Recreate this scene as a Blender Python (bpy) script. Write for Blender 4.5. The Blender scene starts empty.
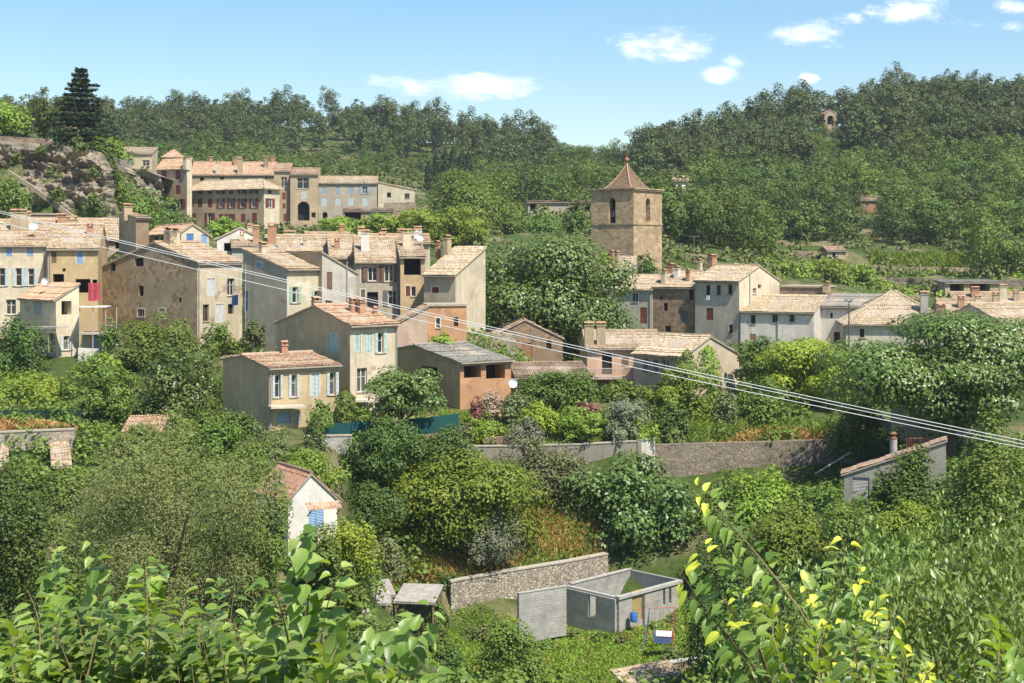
import bpy, math, random
import numpy as np
from mathutils import Vector, Matrix

F = 1400.0; CXP = 512.0; HYP = 250.0          # focal length, vertical axis and horizon of the view
SC = bpy.context.scene
COL = SC.collection
R = math.radians

def P(px, py, Y):
    return Vector(((px - CXP) / F * Y, Y, (HYP - py) / F * Y))
def ZP(py, Y): return (HYP - py) / F * Y
def XP(px, Y): return (px - CXP) / F * Y

# ------------------------------------------------------------------ objects
def tag(o, label=None, cat=None, group=None, kind=None):
    if label: o['label'] = label
    if cat: o['category'] = cat
    if group: o['group'] = group
    if kind: o['kind'] = kind
    return o
def empty(name, loc, rz=0.0):
    o = bpy.data.objects.new(name, None); COL.objects.link(o)
    o.location = loc; o.rotation_euler = (0, 0, rz); o.empty_display_size = 0.3
    return o
def link(name, me, parent=None, loc=None, rz=0.0):
    o = bpy.data.objects.new(name, me); COL.objects.link(o)
    if parent is not None: o.parent = parent
    if loc is not None: o.location = loc
    o.rotation_euler = (0, 0, rz)
    return o

class MB:
    """collects polygons of one mesh"""
    def __init__(self): self.v = []; self.f = []; self.m = []; self.blocks = []
    def poly(self, pts, m=0):
        n = len(self.v); self.v.extend([tuple(p) for p in pts]); self.f.append(tuple(range(n, n + len(pts)))); self.m.append(m)
    def box(self, x0, x1, y0, y1, z0, z1, m=0, T=None):
        c = [(x0,y0,z0),(x1,y0,z0),(x1,y1,z0),(x0,y1,z0),(x0,y0,z1),(x1,y0,z1),(x1,y1,z1),(x0,y1,z1)]
        if T: c = [T(*p) for p in c]
        n = len(self.v); self.v.extend([tuple(p) for p in c])
        for q in ((3,2,1,0),(4,5,6,7),(0,1,5,4),(1,2,6,5),(2,3,7,6),(3,0,4,7)):
            self.f.append(tuple(n + i for i in q)); self.m.append(m)
    def hexa(self, c, m=0):
        n = len(self.v); self.v.extend([tuple(p) for p in c])
        for q in ((3,2,1,0),(4,5,6,7),(0,1,5,4),(1,2,6,5),(2,3,7,6),(3,0,4,7)):
            self.f.append(tuple(n + i for i in q)); self.m.append(m)
    def tube(self, pts, rad, n=6, m=0, cap=True):
        pts = [Vector(p) for p in pts]
        if not hasattr(rad, '__len__'): rad = [rad] * len(pts)
        rings = []
        for i, p in enumerate(pts):
            d = (pts[min(i+1, len(pts)-1)] - pts[max(i-1, 0)]).normalized()
            up = Vector((0,0,1)) if abs(d.z) < .9 else Vector((1,0,0))
            a = d.cross(up).normalized(); b = a.cross(d)
            base = len(self.v)
            for k in range(n):
                t = 2*math.pi*k/n
                self.v.append(tuple(p + (a*math.cos(t) + b*math.sin(t)) * rad[i]))
            rings.append(base)
        for i in range(len(pts)-1):
            for k in range(n):
                k2 = (k+1) % n
                self.f.append((rings[i]+k, rings[i]+k2, rings[i+1]+k2, rings[i+1]+k)); self.m.append(m)
        if cap:
            self.f.append(tuple(rings[0]+k for k in range(n))); self.m.append(m)
            self.f.append(tuple(rings[-1]+k for k in reversed(range(n)))); self.m.append(m)
    def lathe(self, c, prof, n=12, m=0):
        c = Vector(c); base = len(self.v)
        for r, z in prof:
            for k in range(n):
                t = 2*math.pi*k/n
                self.v.append((c.x + r*math.cos(t), c.y + r*math.sin(t), c.z + z))
        for i in range(len(prof)-1):
            for k in range(n):
                k2 = (k+1) % n
                self.f.append((base+i*n+k, base+i*n+k2, base+(i+1)*n+k2, base+(i+1)*n+k)); self.m.append(m)
    def grid(self, V, Q, uv=None, m=0):
        """numpy block of quads"""
        self.blocks.append((np.asarray(V, dtype=np.float64), np.asarray(Q, dtype=np.int64), uv, m))
    def mesh(self, name, mats):
        if not isinstance(mats, (list, tuple)): mats = [mats]
        nv0 = len(self.v)
        co = [np.array(self.v, dtype=np.float64).reshape(-1, 3)]
        lv = [np.array([i for f in self.f for i in f], dtype=np.int64)]
        tot = [np.array([len(f) for f in self.f], dtype=np.int64)]
        mi = [np.array(self.m, dtype=np.int64)]
        uvs = [np.zeros((len(lv[0]), 2))]; hasuv = False
        off = nv0
        for V, Q, uv, m in self.blocks:
            co.append(V); lv.append((Q + off).ravel()); tot.append(np.full(len(Q), 4)); mi.append(np.full(len(Q), m)); off += len(V)
            if uv is not None: hasuv = True; uvs.append(np.repeat(uv, 4, axis=0))
            else: uvs.append(np.zeros((len(Q)*4, 2)))
        return mesh_raw(name, np.concatenate(co), np.concatenate(lv), np.concatenate(tot), mats, np.concatenate(mi), np.concatenate(uvs) if hasuv else None)
    def build(self, name, mats, parent=None, loc=None, rz=0.0):
        return link(name, self.mesh(name, mats), parent, loc, rz)

def mesh_raw(name, V, L, T, mats, mi=None, uv=None, smooth=False):
    me = bpy.data.meshes.new(name)
    me.vertices.add(len(V)); me.vertices.foreach_set('co', np.ascontiguousarray(V, dtype=np.float32).ravel())
    me.loops.add(len(L)); me.loops.foreach_set('vertex_index', np.ascontiguousarray(L, dtype=np.int32))
    st = np.zeros(len(T), dtype=np.int32); st[1:] = np.cumsum(T)[:-1]
    me.polygons.add(len(T)); me.polygons.foreach_set('loop_start', st)
    if not isinstance(mats, (list, tuple)): mats = [mats]
    for m in mats: me.materials.append(m)
    if mi is not None: me.polygons.foreach_set('material_index', np.ascontiguousarray(mi, dtype=np.int32))
    me.polygons.foreach_set('use_smooth', np.full(len(T), smooth, dtype=bool))
    if uv is not None:
        l = me.uv_layers.new(name='UVMap'); l.data.foreach_set('uv', np.ascontiguousarray(uv, dtype=np.float32).ravel())
    me.update(calc_edges=True); me.validate()
    return me
def mesh_quads(name, V, mats):
    n = len(V)
    return mesh_raw(name, V, np.arange(n), np.full(n//4, 4), mats)

# ------------------------------------------------------------------ materials
class NT:
    def __init__(self, name):
        self.mat = bpy.data.materials.new(name); self.mat.use_nodes = True
        self.t = self.mat.node_tree; self.n = self.t.nodes; self.n.clear()
        self.out = self.n.new('ShaderNodeOutputMaterial')
    def N(self, typ, **kw):
        x = self.n.new(typ)
        ins = kw.pop('i', {})
        for k, v in kw.items(): setattr(x, k, v)
        for k, v in ins.items(): self.set(x.inputs[k], v)
        return x
    def set(self, sock, v):
        if isinstance(v, bpy.types.NodeSocket): self.t.links.new(v, sock)
        else:
            if hasattr(sock, 'default_value') and hasattr(sock.default_value, '__len__') and hasattr(v, '__len__') and len(v) == 3 and len(sock.default_value) == 4: v = (*v, 1)
            sock.default_value = v
    def coord(self, which='Object', scale=None):
        o = self.N('ShaderNodeTexCoord').outputs[which]
        if scale is None: return o
        return self.N('ShaderNodeMapping', i={'Vector': o, 'Scale': scale}).outputs[0]
    def noise(self, vec, scale, detail=4, rough=.6):
        return self.N('ShaderNodeTexNoise', i={'Vector': vec, 'Scale': scale, 'Detail': detail, 'Roughness': rough}).outputs['Fac']
    def ramp(self, fac, stops, interp='LINEAR'):
        r = self.N('ShaderNodeValToRGB', i={'Fac': fac}); cr = r.color_ramp; cr.interpolation = interp
        while len(cr.elements) > 1: cr.elements.remove(cr.elements[-1])
        for k, (p, c) in enumerate(stops):
            e = cr.elements[0] if k == 0 else cr.elements.new(p)
            e.position = p; e.color = (*c, 1) if hasattr(c, '__len__') else (c, c, c, 1)
        return r.outputs[0]
    def mix(self, fac, a, b, mode='MIX'):
        x = self.N('ShaderNodeMix', data_type='RGBA', blend_type=mode)
        self.set(x.inputs[0], fac); self.set(x.inputs[6], a); self.set(x.inputs[7], b)
        return x.outputs[2]
    def math(self, op, a, b=0.0, clamp=False):
        x = self.N('ShaderNodeMath', operation=op, use_clamp=clamp); self.set(x.inputs[0], a); self.set(x.inputs[1], b)
        return x.outputs[0]
    def bump(self, h, dist=.05, strength=.6):
        return self.N('ShaderNodeBump', i={'Height': h, 'Distance': dist, 'Strength': strength}).outputs[0]
    def bsdf(self, color, rough=.85, normal=None, spec=.25, **kw):
        b = self.N('ShaderNodeBsdfPrincipled', i={'Base Color': color, 'Roughness': rough, 'Specular IOR Level': spec, **kw})
        if normal is not None: self.set(b.inputs['Normal'], normal)
        return b.outputs[0]
    def done(self, sh): self.t.links.new(sh, self.out.inputs['Surface']); return self.mat

def sc3(c, k): return tuple(min(1, x*k) for x in c)
_MC = {}
def plaster(c, stain=.5, patch=0.0, pc=(.26,.19,.13)):
    key = ('p', c, stain, patch, pc)
    if key in _MC: return _MC[key]
    t = NT('plaster'); co = t.coord()
    rnd = t.N('ShaderNodeObjectInfo').outputs['Random']
    co = t.N('ShaderNodeVectorMath', operation='ADD', i={0: co, 1: t.N('ShaderNodeCombineXYZ', i={0: t.math('MULTIPLY', rnd, 40), 1: t.math('MULTIPLY', rnd, 23)}).outputs[0]}).outputs[0]
    big = t.noise(co, .45, 6, .65); fine = t.noise(co, 5, 5, .7)
    col = t.mix(t.ramp(big, [(.3, 0), (.7, 1)]), sc3(c, .74), sc3(c, 1.1))
    st = t.N('ShaderNodeMapping', i={'Vector': co, 'Scale': (1.8, 1.8, .12)}).outputs[0]
    streak = t.ramp(t.noise(st, 1.0, 5, .7), [(.5, 0), (.78, 1)])
    col = t.mix(t.math('MULTIPLY', streak, stain), col, sc3((.20,.165,.125), 1))
    lp = t.ramp(t.noise(co, .6, 6, .6), [(.60, 0), (.625, .55)]); col = t.mix(lp, col, (min(1, c[0]*1.22), min(1, c[1]*1.2), min(1, c[2]*1.15)))
    dm = t.ramp(t.N('ShaderNodeTexNoise', i={'Vector': co, 'Scale': .9, 'Detail': 8, 'Roughness': .75, 'Distortion': 1.2}).outputs['Fac'], [(.58, 0), (.66, .3)]); col = t.mix(dm, col, sc3(c, .5))
    if patch > 0:
        pm = t.ramp(t.noise(co, .33, 7, .62), [(.64 - patch*.3, 0), (.67 - patch*.3, 1)])
        stone = t.N('ShaderNodeTexVoronoi', i={'Vector': co, 'Scale': 2.6}).outputs['Color']
        sv = t.mix(t.N('ShaderNodeSeparateColor', i={0: stone}).outputs[0], sc3(pc, .6), sc3(pc, 1.5))
        col = t.mix(t.math('MULTIPLY', pm, .85), col, sv)
    col = t.mix(t.ramp(fine, [(.35, .28), (.6, 0)]), col, sc3(c, .55))
    m = t.done(t.bsdf(col, .92, t.bump(fine, .03, .5), .1)); _MC[key] = m
    return m
def stone(c, scale=3.0, mortar=(.34,.29,.22), var=.9, flat=1.0, bump=.06):
    key = ('s', c, scale, mortar, var, flat)
    if key in _MC: return _MC[key]
    t = NT('rubble_stone'); co = t.coord('Object', (1, 1, flat))
    wob = t.N('ShaderNodeTexNoise', i={'Vector': co, 'Scale': 2.0, 'Detail': 3}).outputs['Color']
    cw = t.mix(.12, co, wob)
    vor = t.N('ShaderNodeTexVoronoi', i={'Vector': cw, 'Scale': scale}); edge = t.N('ShaderNodeTexVoronoi', feature='DISTANCE_TO_EDGE', i={'Vector': cw, 'Scale': scale}).outputs['Distance']
    s = t.N('ShaderNodeSeparateColor', i={0: vor.outputs['Color']})
    col = t.mix(t.math('MULTIPLY', s.outputs[0], var), sc3(c, 1.35), sc3(c, .5))
    col = t.mix(t.math('MULTIPLY', s.outputs[1], .35), col, (.36,.22,.12))
    big = t.noise(co, .35, 6, .7)
    e = t.ramp(edge, [(.02, 0), (.09, 1)])
    col = t.mix(e, mortar, col)
    col = t.mix(t.ramp(big, [(.42, 0), (.72, .55)]), col, sc3(c, .42))
    h = t.mix(.35, e, t.noise(co, 9, 4, .7))
    m = t.done(t.bsdf(col, .95, t.bump(h, bump, .8), .1)); _MC[key] = m
    return m
def tiles(c, var=1.0, lichen=.35):
    key = ('t', c, var, lichen)
    if key in _MC: return _MC[key]
    t = NT('roof_tiles')
    uv = t.N('ShaderNodeUVMap').outputs[0]
    fl = t.N('ShaderNodeVectorMath', operation='FLOOR', i={0: uv}).outputs[0]
    rnd = t.N('ShaderNodeObjectInfo').outputs['Random']
    fl = t.N('ShaderNodeVectorMath', operation='ADD', i={0: fl, 1: t.N('ShaderNodeCombineXYZ', i={2: rnd}).outputs[0]}).outputs[0]
    w = t.N('ShaderNodeTexWhiteNoise', noise_dimensions='3D', i={'Vector': fl}).outputs['Value']
    col = t.ramp(w, [(0, sc3(c, 1-.5*var)), (.25, sc3(c, 1-.22*var)), (.6, c), (.85, sc3((c[0]*1.05, c[1]*1.15, c[2]*1.25), 1+.15*var)), (1, sc3((c[0]*.8, c[1]*.95, c[2]*1.1), 1))])
    co = t.coord()
    big = t.noise(co, .5, 6, .7)
    col = t.mix(t.ramp(big, [(.45, 0), (.75, lichen)]), col, (.20,.165,.12))
    fine = t.noise(co, 7, 4, .7)
    col = t.mix(t.ramp(fine, [(.5, 0), (.72, lichen*.8)]), col, (.34,.31,.24))
    m = t.done(t.bsdf(col, .9, t.bump(fine, .02, .5), .12)); _MC[key] = m
    return m
def plain(c, rough=.6, spec=.3, noise=.25, metal=0.0, name='paint'):
    key = ('pl', c, rough, spec, noise, metal, name)
    if key in _MC: return _MC[key]
    t = NT(name); co = t.coord()
    n = t.noise(co, 3.0, 6, .7)
    col = t.mix(t.ramp(n, [(.3, 0), (.7, 1)]), sc3(c, 1-noise), sc3(c, 1+noise*.5))
    m = t.done(t.bsdf(col, rough, t.bump(n, .01, .3), spec, Metallic=metal)); _MC[key] = m
    return m
def louver(c):
    key = ('lv', c)
    if key in _MC: return _MC[key]
    t = NT('shutter_paint'); co = t.coord()
    w = t.N('ShaderNodeTexWave', bands_direction='Z', i={'Vector': co, 'Scale': 3.2, 'Distortion': 0}).outputs['Fac']
    n = t.noise(co, 2.2, 6, .7)
    col = t.mix(t.ramp(n, [(.3, 0), (.75, 1)]), sc3(c, 1.05), sc3(c, .62))
    m = t.done(t.bsdf(col, .7, t.bump(w, .03, .7), .2)); _MC[key] = m
    return m
def glass():
    if 'glass' in _MC: return _MC['glass']
    t = NT('window_glass'); rnd = t.N('ShaderNodeObjectInfo').outputs['Random']
    col = t.ramp(rnd, [(0, (.012,.013,.014)), (.55, (.03,.03,.032)), (.8, (.10,.095,.085)), (1, (.22,.21,.19))])
    m = t.done(t.bsdf(col, .12, None, .5)); _MC['glass'] = m
    return m
def blocks(c):
    t = NT('breeze_block'); co = t.coord()
    b = t.N('ShaderNodeTexBrick', i={'Vector': t.N('ShaderNodeMapping', i={'Vector': co, 'Rotation': (R(90), 0, 0)}).outputs[0], 'Scale': 1.0, 'Color1': (*sc3(c, 1.08), 1), 'Color2': (*sc3(c, .84), 1), 'Mortar': (*sc3(c, 1.25), 1), 'Mortar Size': .018, 'Brick Width': .5, 'Row Height': .2})
    n = t.noise(co, .8, 6, .7)
    col = t.mix(t.ramp(n, [(.38, 0), (.7, .75)]), b.outputs['Color'], sc3(c, .5))
    return t.done(t.bsdf(col, .95, t.bump(t.noise(co, 14, 3), .02, .6), .1))
def leafmat(c1, c2, trans=.3, rough=.5, spec=.35, hue=.0, tr=None, name='foliage'):
    key = ('lf', c1, c2, trans, rough, spec, name)
    if key in _MC: return _MC[key]
    t = NT(name)
    g = t.N('ShaderNodeNewGeometry').outputs['Random Per Island']
    rnd = t.N('ShaderNodeObjectInfo').outputs['Random']
    trans = trans*.62; n = t.noise(t.coord(), .45, 3, .6)
    col = t.mix(t.math('ADD', t.math('MULTIPLY', g, .62), .22), c1, c2)
    col = t.mix(t.ramp(n, [(.35, 0), (.68, .5)]), col, (c2[0]*1.12, c2[1]*1.05, c2[2]*.9))
    hs = t.N('ShaderNodeHueSaturation', i={'Hue': t.math('ADD', t.math('MULTIPLY', rnd, .03), .485), 'Saturation': .95, 'Value': t.math('ADD', t.math('MULTIPLY', rnd, .35), .82), 'Color': col})
    col = hs.outputs[0]
    tc = t.mix(.5, col, tr or (min(1, c2[0]*2.6), min(1, c2[1]*2.2), c2[2]*.7))
    d = t.bsdf(col, rough, None, spec)
    tl = t.N('ShaderNodeBsdfTranslucent', i={'Color': tc}).outputs[0]
    m = t.done(t.N('ShaderNodeMixShader', i={0: trans, 1: d, 2: tl}).outputs[0]); _MC[key] = m
    return m
def bark(c=(.16,.12,.085)):
    return plain(c, .95, .1, .5, name='bark')

LF = {
 'dark':   leafmat((.034,.070,.011), (.098,.155,.026), .24, spec=.25),
 'mid':    leafmat((.062,.115,.014), (.170,.245,.036), .30, spec=.22),
 'bright': leafmat((0.124,0.215,0.017), (0.248,0.338,0.033), .34, spec=.22),
 'lime':   leafmat((0.152,0.231,0.014), (0.298,0.375,0.030), .36, spec=.22),
 'walnut': leafmat((.100,.160,.013), (.205,.275,.028), .34, spec=.2),
 'willow': leafmat((.110,.130,.038), (.205,.220,.072), .26, spec=.15),
 'olive':  leafmat((0.093,0.121,0.043), (0.187,0.209,0.081), .2, spec=.2),
 'grey':   leafmat((.125,.150,.085), (.220,.240,.145), .15, spec=.2),
 'plane':  leafmat((.042,.088,.011), (.155,.235,.042), .26, .40, .5),
 'fig':    leafmat((0.038,0.090,0.017), (0.139,0.231,0.048), .24, .42, .4),
 'pine':   leafmat((.054,.080,.022), (.112,.142,.042), .18, spec=.15),
 'oak':    leafmat((.058,.096,.016), (.128,.175,.034), .25, spec=.18),
 'cypress':leafmat((0.011,0.024,0.010), (0.029,0.048,0.018), .08, spec=.15),
 'cedar':  leafmat((.038,.070,.030), (.088,.130,.055), .1, spec=.15),
 'red':    leafmat((.16,.045,.045), (.30,.11,.10), .2),
 'pink':   leafmat((.22,.13,.10), (.34,.24,.17), .2),
 'cherry': leafmat((.050,.105,.014), (.220,.300,.060), .32, .40, .45),
 'ivy':    leafmat((0.044,0.089,0.011), (0.124,0.194,0.026), .22, spec=.25),
 'vine':   leafmat((.085,.150,.020), (.150,.215,.040), .3),
 'scrub':  leafmat((0.072,0.101,0.024), (0.157,0.176,0.051), .15, spec=.12),
 'drygrass': leafmat((.30,.22,.07), (.44,.33,.12), .25, spec=.1),
 'grass':  leafmat((.12,.22,.02), (.24,.34,.04), .38, spec=.1),
 'poppy':  leafmat((.36,.17,.06), (.50,.28,.10), .3, spec=.1),
}
# ------------------------------------------------------------------ terrain
GP = [ # near slope (X, Y, Z) and then picture-measured ground (px, py, Y)
]
def gpx(px, py, Y): GP.append(tuple(P(px, py, Y)))
for x in (-6, 0, 6):
    GP.append((x, 0, -1.65)); GP.append((x, -20, 1.0))
for k, (Y, z) in enumerate(((5,-2.9),(9,-5.0),(14,-7.6),(20,-10.2),(28,-13.4),(38,-16.6),(50,-20.0),(62,-23.2),(75,-26.0),(86,-27.6))):
    for px in (-500, 100, 500, 900, 1500):
        dz = 0
        if px >= 900 and Y > 40: dz = (Y-40)*.09
        if px <= 100 and Y > 55: dz = (Y-55)*.14
        GP.append((XP(px, Y), Y, z + dz))
for a in ((440,652,92),(560,645,95),(640,640,95),(700,640,93),(520,627,97.5),(460,622,98),(620,626,97),(690,612,100)): gpx(*a)
# meadow above the rubble wall
for a in ((400,575,100),(350,572,99),(420,558,102.5),(470,562,101.5),(530,556,103),(600,549,105),(640,545,105.5),(560,540,106)): gpx(*a)
for a in ((340,640,92),(380,625,94),(300,600,90),(200,610,85),(100,600,85),(20,590,82),(-150,590,82)): gpx(*a)
for a in ((10,462,99),(60,462,99),(130,475,99),(200,470,100),(10,434,101.2),(60,433,101.2),(10,422,106),(70,422,106),(-120,430,101),(-200,465,98)): gpx(*a)
for a in ((250,440,101),(300,448,99),(340,450,99),(330,510,95),(400,520,98),(470,525,104.5),(550,515,106),(620,528,106.8),(690,520,107),(780,500,106),(850,505,97),(940,505,97),(1040,500,92),(1200,500,92)): gpx(*a)
for a in ((470,468,107),(560,466,107.5),(650,466,108),(470,447,109.5),(560,446,110),(645,445,110.5),(660,482,111.5),(760,482,112),(850,478,112),(660,442,114.2),(760,438,114.5),(850,437,114.5),(950,440,112),(1050,430,115),(1250,420,118)): gpx(*a)
for a in ((223,430,104),(270,425,104),(340,418,107),(390,410,112),(450,405,116),(510,402,118),(560,405,118),(620,405,120),(690,402,122),(740,395,126),(800,395,128),(870,390,130),(960,400,128),(1060,390,130)): gpx(*a)
for a in ((-150,365,130),(0,362,131),(50,358,132),(100,352,134),(160,350,134),(230,348,136),(290,350,128),(350,345,128),(430,345,131),(510,370,140),(560,368,143),(610,372,140),(680,365,145),(740,352,158),(820,350,158),(900,352,152),(1000,352,150),(1150,350,150)): gpx(*a)
for a in ((20,300,150),(120,262,152),(190,254,154),(240,254,160),(300,268,152),(350,272,152),(420,280,148),(480,300,150),(540,320,158),(600,300,178),(660,290,182),(740,300,178),(820,310,172),(900,312,172),(980,315,172),(1100,315,170),(-150,300,150)): gpx(*a)
for a in ((40,226,176),(110,228,178),(170,236,185),(230,240,195),(300,246,195),(400,248,212),(480,246,215),(560,262,205),(630,262,198),(690,272,200),(760,280,195),(850,288,195),(920,290,200),(1000,292,200),(1120,292,195),(-100,232,170)): gpx(*a)
# cliff top
for a in ((-150,136,206),(0,138,206),(60,139,206),(95,142,206),(-150,132,240),(0,134,240),(80,138,240)): gpx(*a)
for a in ((-100,215,190),(0,215,190),(60,216,190),(105,220,190)): gpx(*a)
for a in ((118,168,276),(155,171,276),(116,166,296),(165,168,300),(130,222,262),(165,226,268),(190,229,276),(250,229,276),(300,228,278),(350,226,258),(410,220,262),(460,226,252),(520,224,258),(590,222,262),(650,232,240),(720,246,236)): gpx(*a)
for a in ((200,188,310),(300,188,310),(380,196,310),(420,202,300),(480,205,300),(560,212,272),(600,214,272),(680,194,300),(720,224,272)): gpx(*a)
for a in ((780,262,240),(840,258,247),(900,268,242),(960,276,230),(1024,280,228),(1150,280,225),(800,246,262),(900,246,264),(1000,250,258),(1150,250,255)): gpx(*a)
for a in ((150,232,240),(200,238,232),(250,242,232),(128,228,228),(120,234,206),(112,238,196),(160,242,205),(220,244,212),(300,242,240),(360,238,240),(140,230,252)): gpx(*a)
# hills
for a in ((-300,125,520),(-100,126,520),(100,126,520),(200,126,520),(300,128,520),(350,124,520),(400,142,520),(460,144,515),(520,150,500),(560,166,480),(610,172,470),(650,168,455),(700,156,450),(750,142,445),(800,133,440),(850,127,440),(900,117,440),(950,110,440),(1024,116,440),(1150,126,440),(1400,140,440)): gpx(*a)
for a in ((-300,150,430),(100,156,430),(200,158,430),(300,160,420),(400,166,410),(480,172,400),(560,184,390),(620,188,380),(700,184,365),(760,178,360),(830,166,360),(900,160,360),(960,158,360),(1024,162,360),(1150,166,360)): gpx(*a)
for a in ((100,170,360),(300,176,350),(400,186,340),(480,194,330),(560,204,320),(640,206,320),(720,212,310),(800,212,308),(880,208,306),(960,210,304),(1024,214,300),(1150,216,300)): gpx(*a)
for px in (-500, 100, 500, 900, 1500):
    GP.append((XP(px,700), 700, 30.0)); GP.append((XP(px,1000), 1000, 5.0)); GP.append((XP(px, 1700), 1700, -40.0))
# ------------------------------------------------------------------ rock cliffs
def rock_material():
    t = NT('cliff_rock'); co = t.coord()
    a = t.noise(co, .25, 8, .7); b = t.noise(co, 1.6, 6, .75)
    st = t.N('ShaderNodeMapping', i={'Vector': co, 'Scale': (.5, .5, .12)}).outputs[0]
    s = t.noise(st, 1.2, 6, .7)
    col = t.ramp(a, [(.3, (.16,.13,.10)), (.46, (.26,.22,.165)), (.58, (.35,.285,.205)), (.72, (.42,.30,.17))])
    col = t.mix(t.ramp(s, [(.50, 0), (.66, .7)]), col, (.16,.135,.11))
    col = t.mix(t.ramp(b, [(.54, 0), (.66, .75)]), col, (.07,.095,.03))
    return t.done(t.bsdf(col, .95, t.bump(b, .35, .9), .1))
ROCK = rock_material()
from mathutils import noise as mnoise
def cliff(name, top, bot, depth_out, seed, ns=230, nt=90):
    """top, bot: lists of picture points (px, py, Y); a folded rock face between them"""
    V = []
    def along(L, s):
        k = s * (len(L)-1); i = min(int(k), len(L)-2); f = k - i
        return P(*L[i]).lerp(P(*L[i+1]), f)
    for j in range(nt+1):
        t = j / nt
        for i in range(ns+1):
            s = i / ns
            p = along(bot, s).lerp(along(top, s), t)
            q = Vector((p.x*.16 + seed, p.y*.04, p.z*.17))
            big = mnoise.noise(q*.7)*3.2
            vor = mnoise.voronoi(Vector((p.x*.30 + seed, p.z*.42, seed)))[0]
            blk = (vor[1] - vor[0]); vor2 = mnoise.voronoi(Vector((p.x*.85 + seed, p.z*1.0, seed + 4)))[0]
            d = big + min(blk, .55)*4.2 + min(vor2[1]-vor2[0], .5)*1.5 + mnoise.fractal(q*6, 1.0, 2.0, 5)*.8 - 1.6
            w = min(1, (1-t)*7) if t > .8 else 1
            led = math.sin(t*7 + mnoise.noise(q*.6)*4) * .9
            p = p + Vector((.15*d, -depth_out * (d + led) * w, d * .18 * w))
            V.append(tuple(p))
    # top shelf runs back into the hill
    m = MB(); m.v = V; nc = ns+1
    for j in range(nt):
        for i in range(ns):
            a = j*nc+i; m.f.append((a, a+1, a+1+nc, a+nc)); m.m.append(0)
    base = len(m.v)
    for i in range(nc):
        x, y, z = V[nt*nc+i]; m.v.append((x, y+14, z-.4))
    for i in range(ns):
        m.f.append((nt*nc+i, nt*nc+i+1, base+i+1, base+i)); m.m.append(0)
    o = m.build(name, ROCK); tag(o, kind='structure')
    return o
cliff('rock_cliff', [(-140,142,204),(-60,140,204),(0,140,204),(40,144,203),(72,146,202),(100,152,203),(112,168,206)], [(-140,234,197),(0,231,197),(60,231,197.5),(108,233,199),(118,236,203)], .9, 1.3)
cliff('rock_outcrop', [(112,170,274),(130,168,274),(148,170,273),(160,176,272)], [(108,228,266),(130,228,266),(150,229,267),(168,231,269)], 1.0, 7.7, 120, 70)

# ------------------------------------------------------------------ house builder
def tileplane(mb, O, E, S, W, T, tile=.2, row=.38, clip=None, seed=0, m=0, amp=.30):
    rng = np.random.default_rng(seed)
    O = np.array(O); E = np.array(E); S = np.array(S); N = np.cross(E, S); N /= np.linalg.norm(N)
    nc = max(2, int(round(W / tile))); tile = W / nc; nrw = max(1, int(math.ceil(T / row))); row = T / nrw
    prof = np.array([0, .72, 1.0, .72]); s = np.arange(nc*4+1) * tile/4
    hgt = np.tile(prof, nc); hgt = np.append(hgt, 0.0) * tile * amp
    jit = 1 + rng.normal(0, .16, (nrw, nc)); jit = np.concatenate([np.repeat(jit, 4, axis=1), np.ones((nrw, 1))], 1)
    wav = rng.normal(0, .014, (nrw, 1)); ph0 = rng.uniform(0, 6.28)
    Vs = np.zeros((nrw, 2, nc*4+1, 3))
    for e in (0, 1):
        t = (np.arange(nrw) + e) * row + (0.03 if e else 0)
        lift = (.035 if e == 0 else .008)
        sag = -.07*np.sin(np.pi*s/W)[None, :]*np.sin(np.pi*np.clip(t/T, 0, 1))[:, None] + .022*np.sin(s*1.9 + ph0)[None, :] + .018*np.sin(t*2.3 + ph0)[:, None]
        hh = hgt[None, :] * jit + lift + wav + sag
        Vs[:, e] = O + s[None, :, None]*E + t[:, None, None]*S + hh[:, :, None]*N
    ns = nc*4+1
    idx = np.arange(nrw)[:, None]*2*ns + np.arange(ns-1)[None, :]
    Q = np.stack([idx, idx+1, idx+1+ns, idx+ns], -1).reshape(-1, 4)
    uu = np.tile(np.repeat(np.arange(nc), 4), (nrw, 1)) + .5; vv = np.repeat(np.arange(nrw)[:, None], nc*4, 1) + .5
    uv = np.stack([uu, vv], -1).reshape(-1, 2)
    if clip is not None:
        sm = np.tile((s[:-1] + s[1:])/2, (nrw, 1)); tm = np.repeat((np.arange(nrw)[:, None] + .5)*row, nc*4, 1)
        keep = clip(sm, tm).ravel(); Q = Q[keep]; uv = uv[keep]
    mb.grid(Vs.reshape(-1, 3), Q, uv, m)

TERRA = tiles((.45,.32,.20), .66, .4); TERRA_O = tiles((.50,.31,.19), .6, .32); TERRA_P = tiles((.46,.345,.22), .66, .42); TERRA_B = tiles((.35,.235,.155), .7, .4)
FIBRO = tiles((.29,.265,.22), .35, .5)
EAVE = plain((.40,.33,.25), .9, .1, .3, name='eave_plaster')
ZINC = plain((.30,.29,.27), .6, .4, .2, name='zinc')
FRAMEW = plain((.62,.60,.55), .6, .3, .15, name='window_frame')
FRAMEB = plain((.20,.13,.08), .7, .3, .3, name='brown_frame')
RUST = plain((.26,.12,.07), .8, .2, .4, name='rust')
BRICKC = plain((.42,.24,.15), .9, .1, .35, name='chimney_brick')
SHUT = {'red': louver((.20,.055,.040)), 'blue': louver((.30,.40,.50)), 'pale': louver((.52,.60,.60)), 'green': louver((.34,.52,.42)), 'lgreen': louver((.45,.60,.55)), 'grey': louver((.42,.41,.38)),
        'white': louver((.66,.67,.66)), 'brown': louver((.20,.12,.075)), 'vblue': louver((.10,.22,.50)), 'wood': louver((.34,.17,.09)), 'dgrey': louver((.16,.155,.15)), 'sblue': louver((.28,.42,.60)), 'ochre': louver((.45,.33,.14))}
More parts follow.
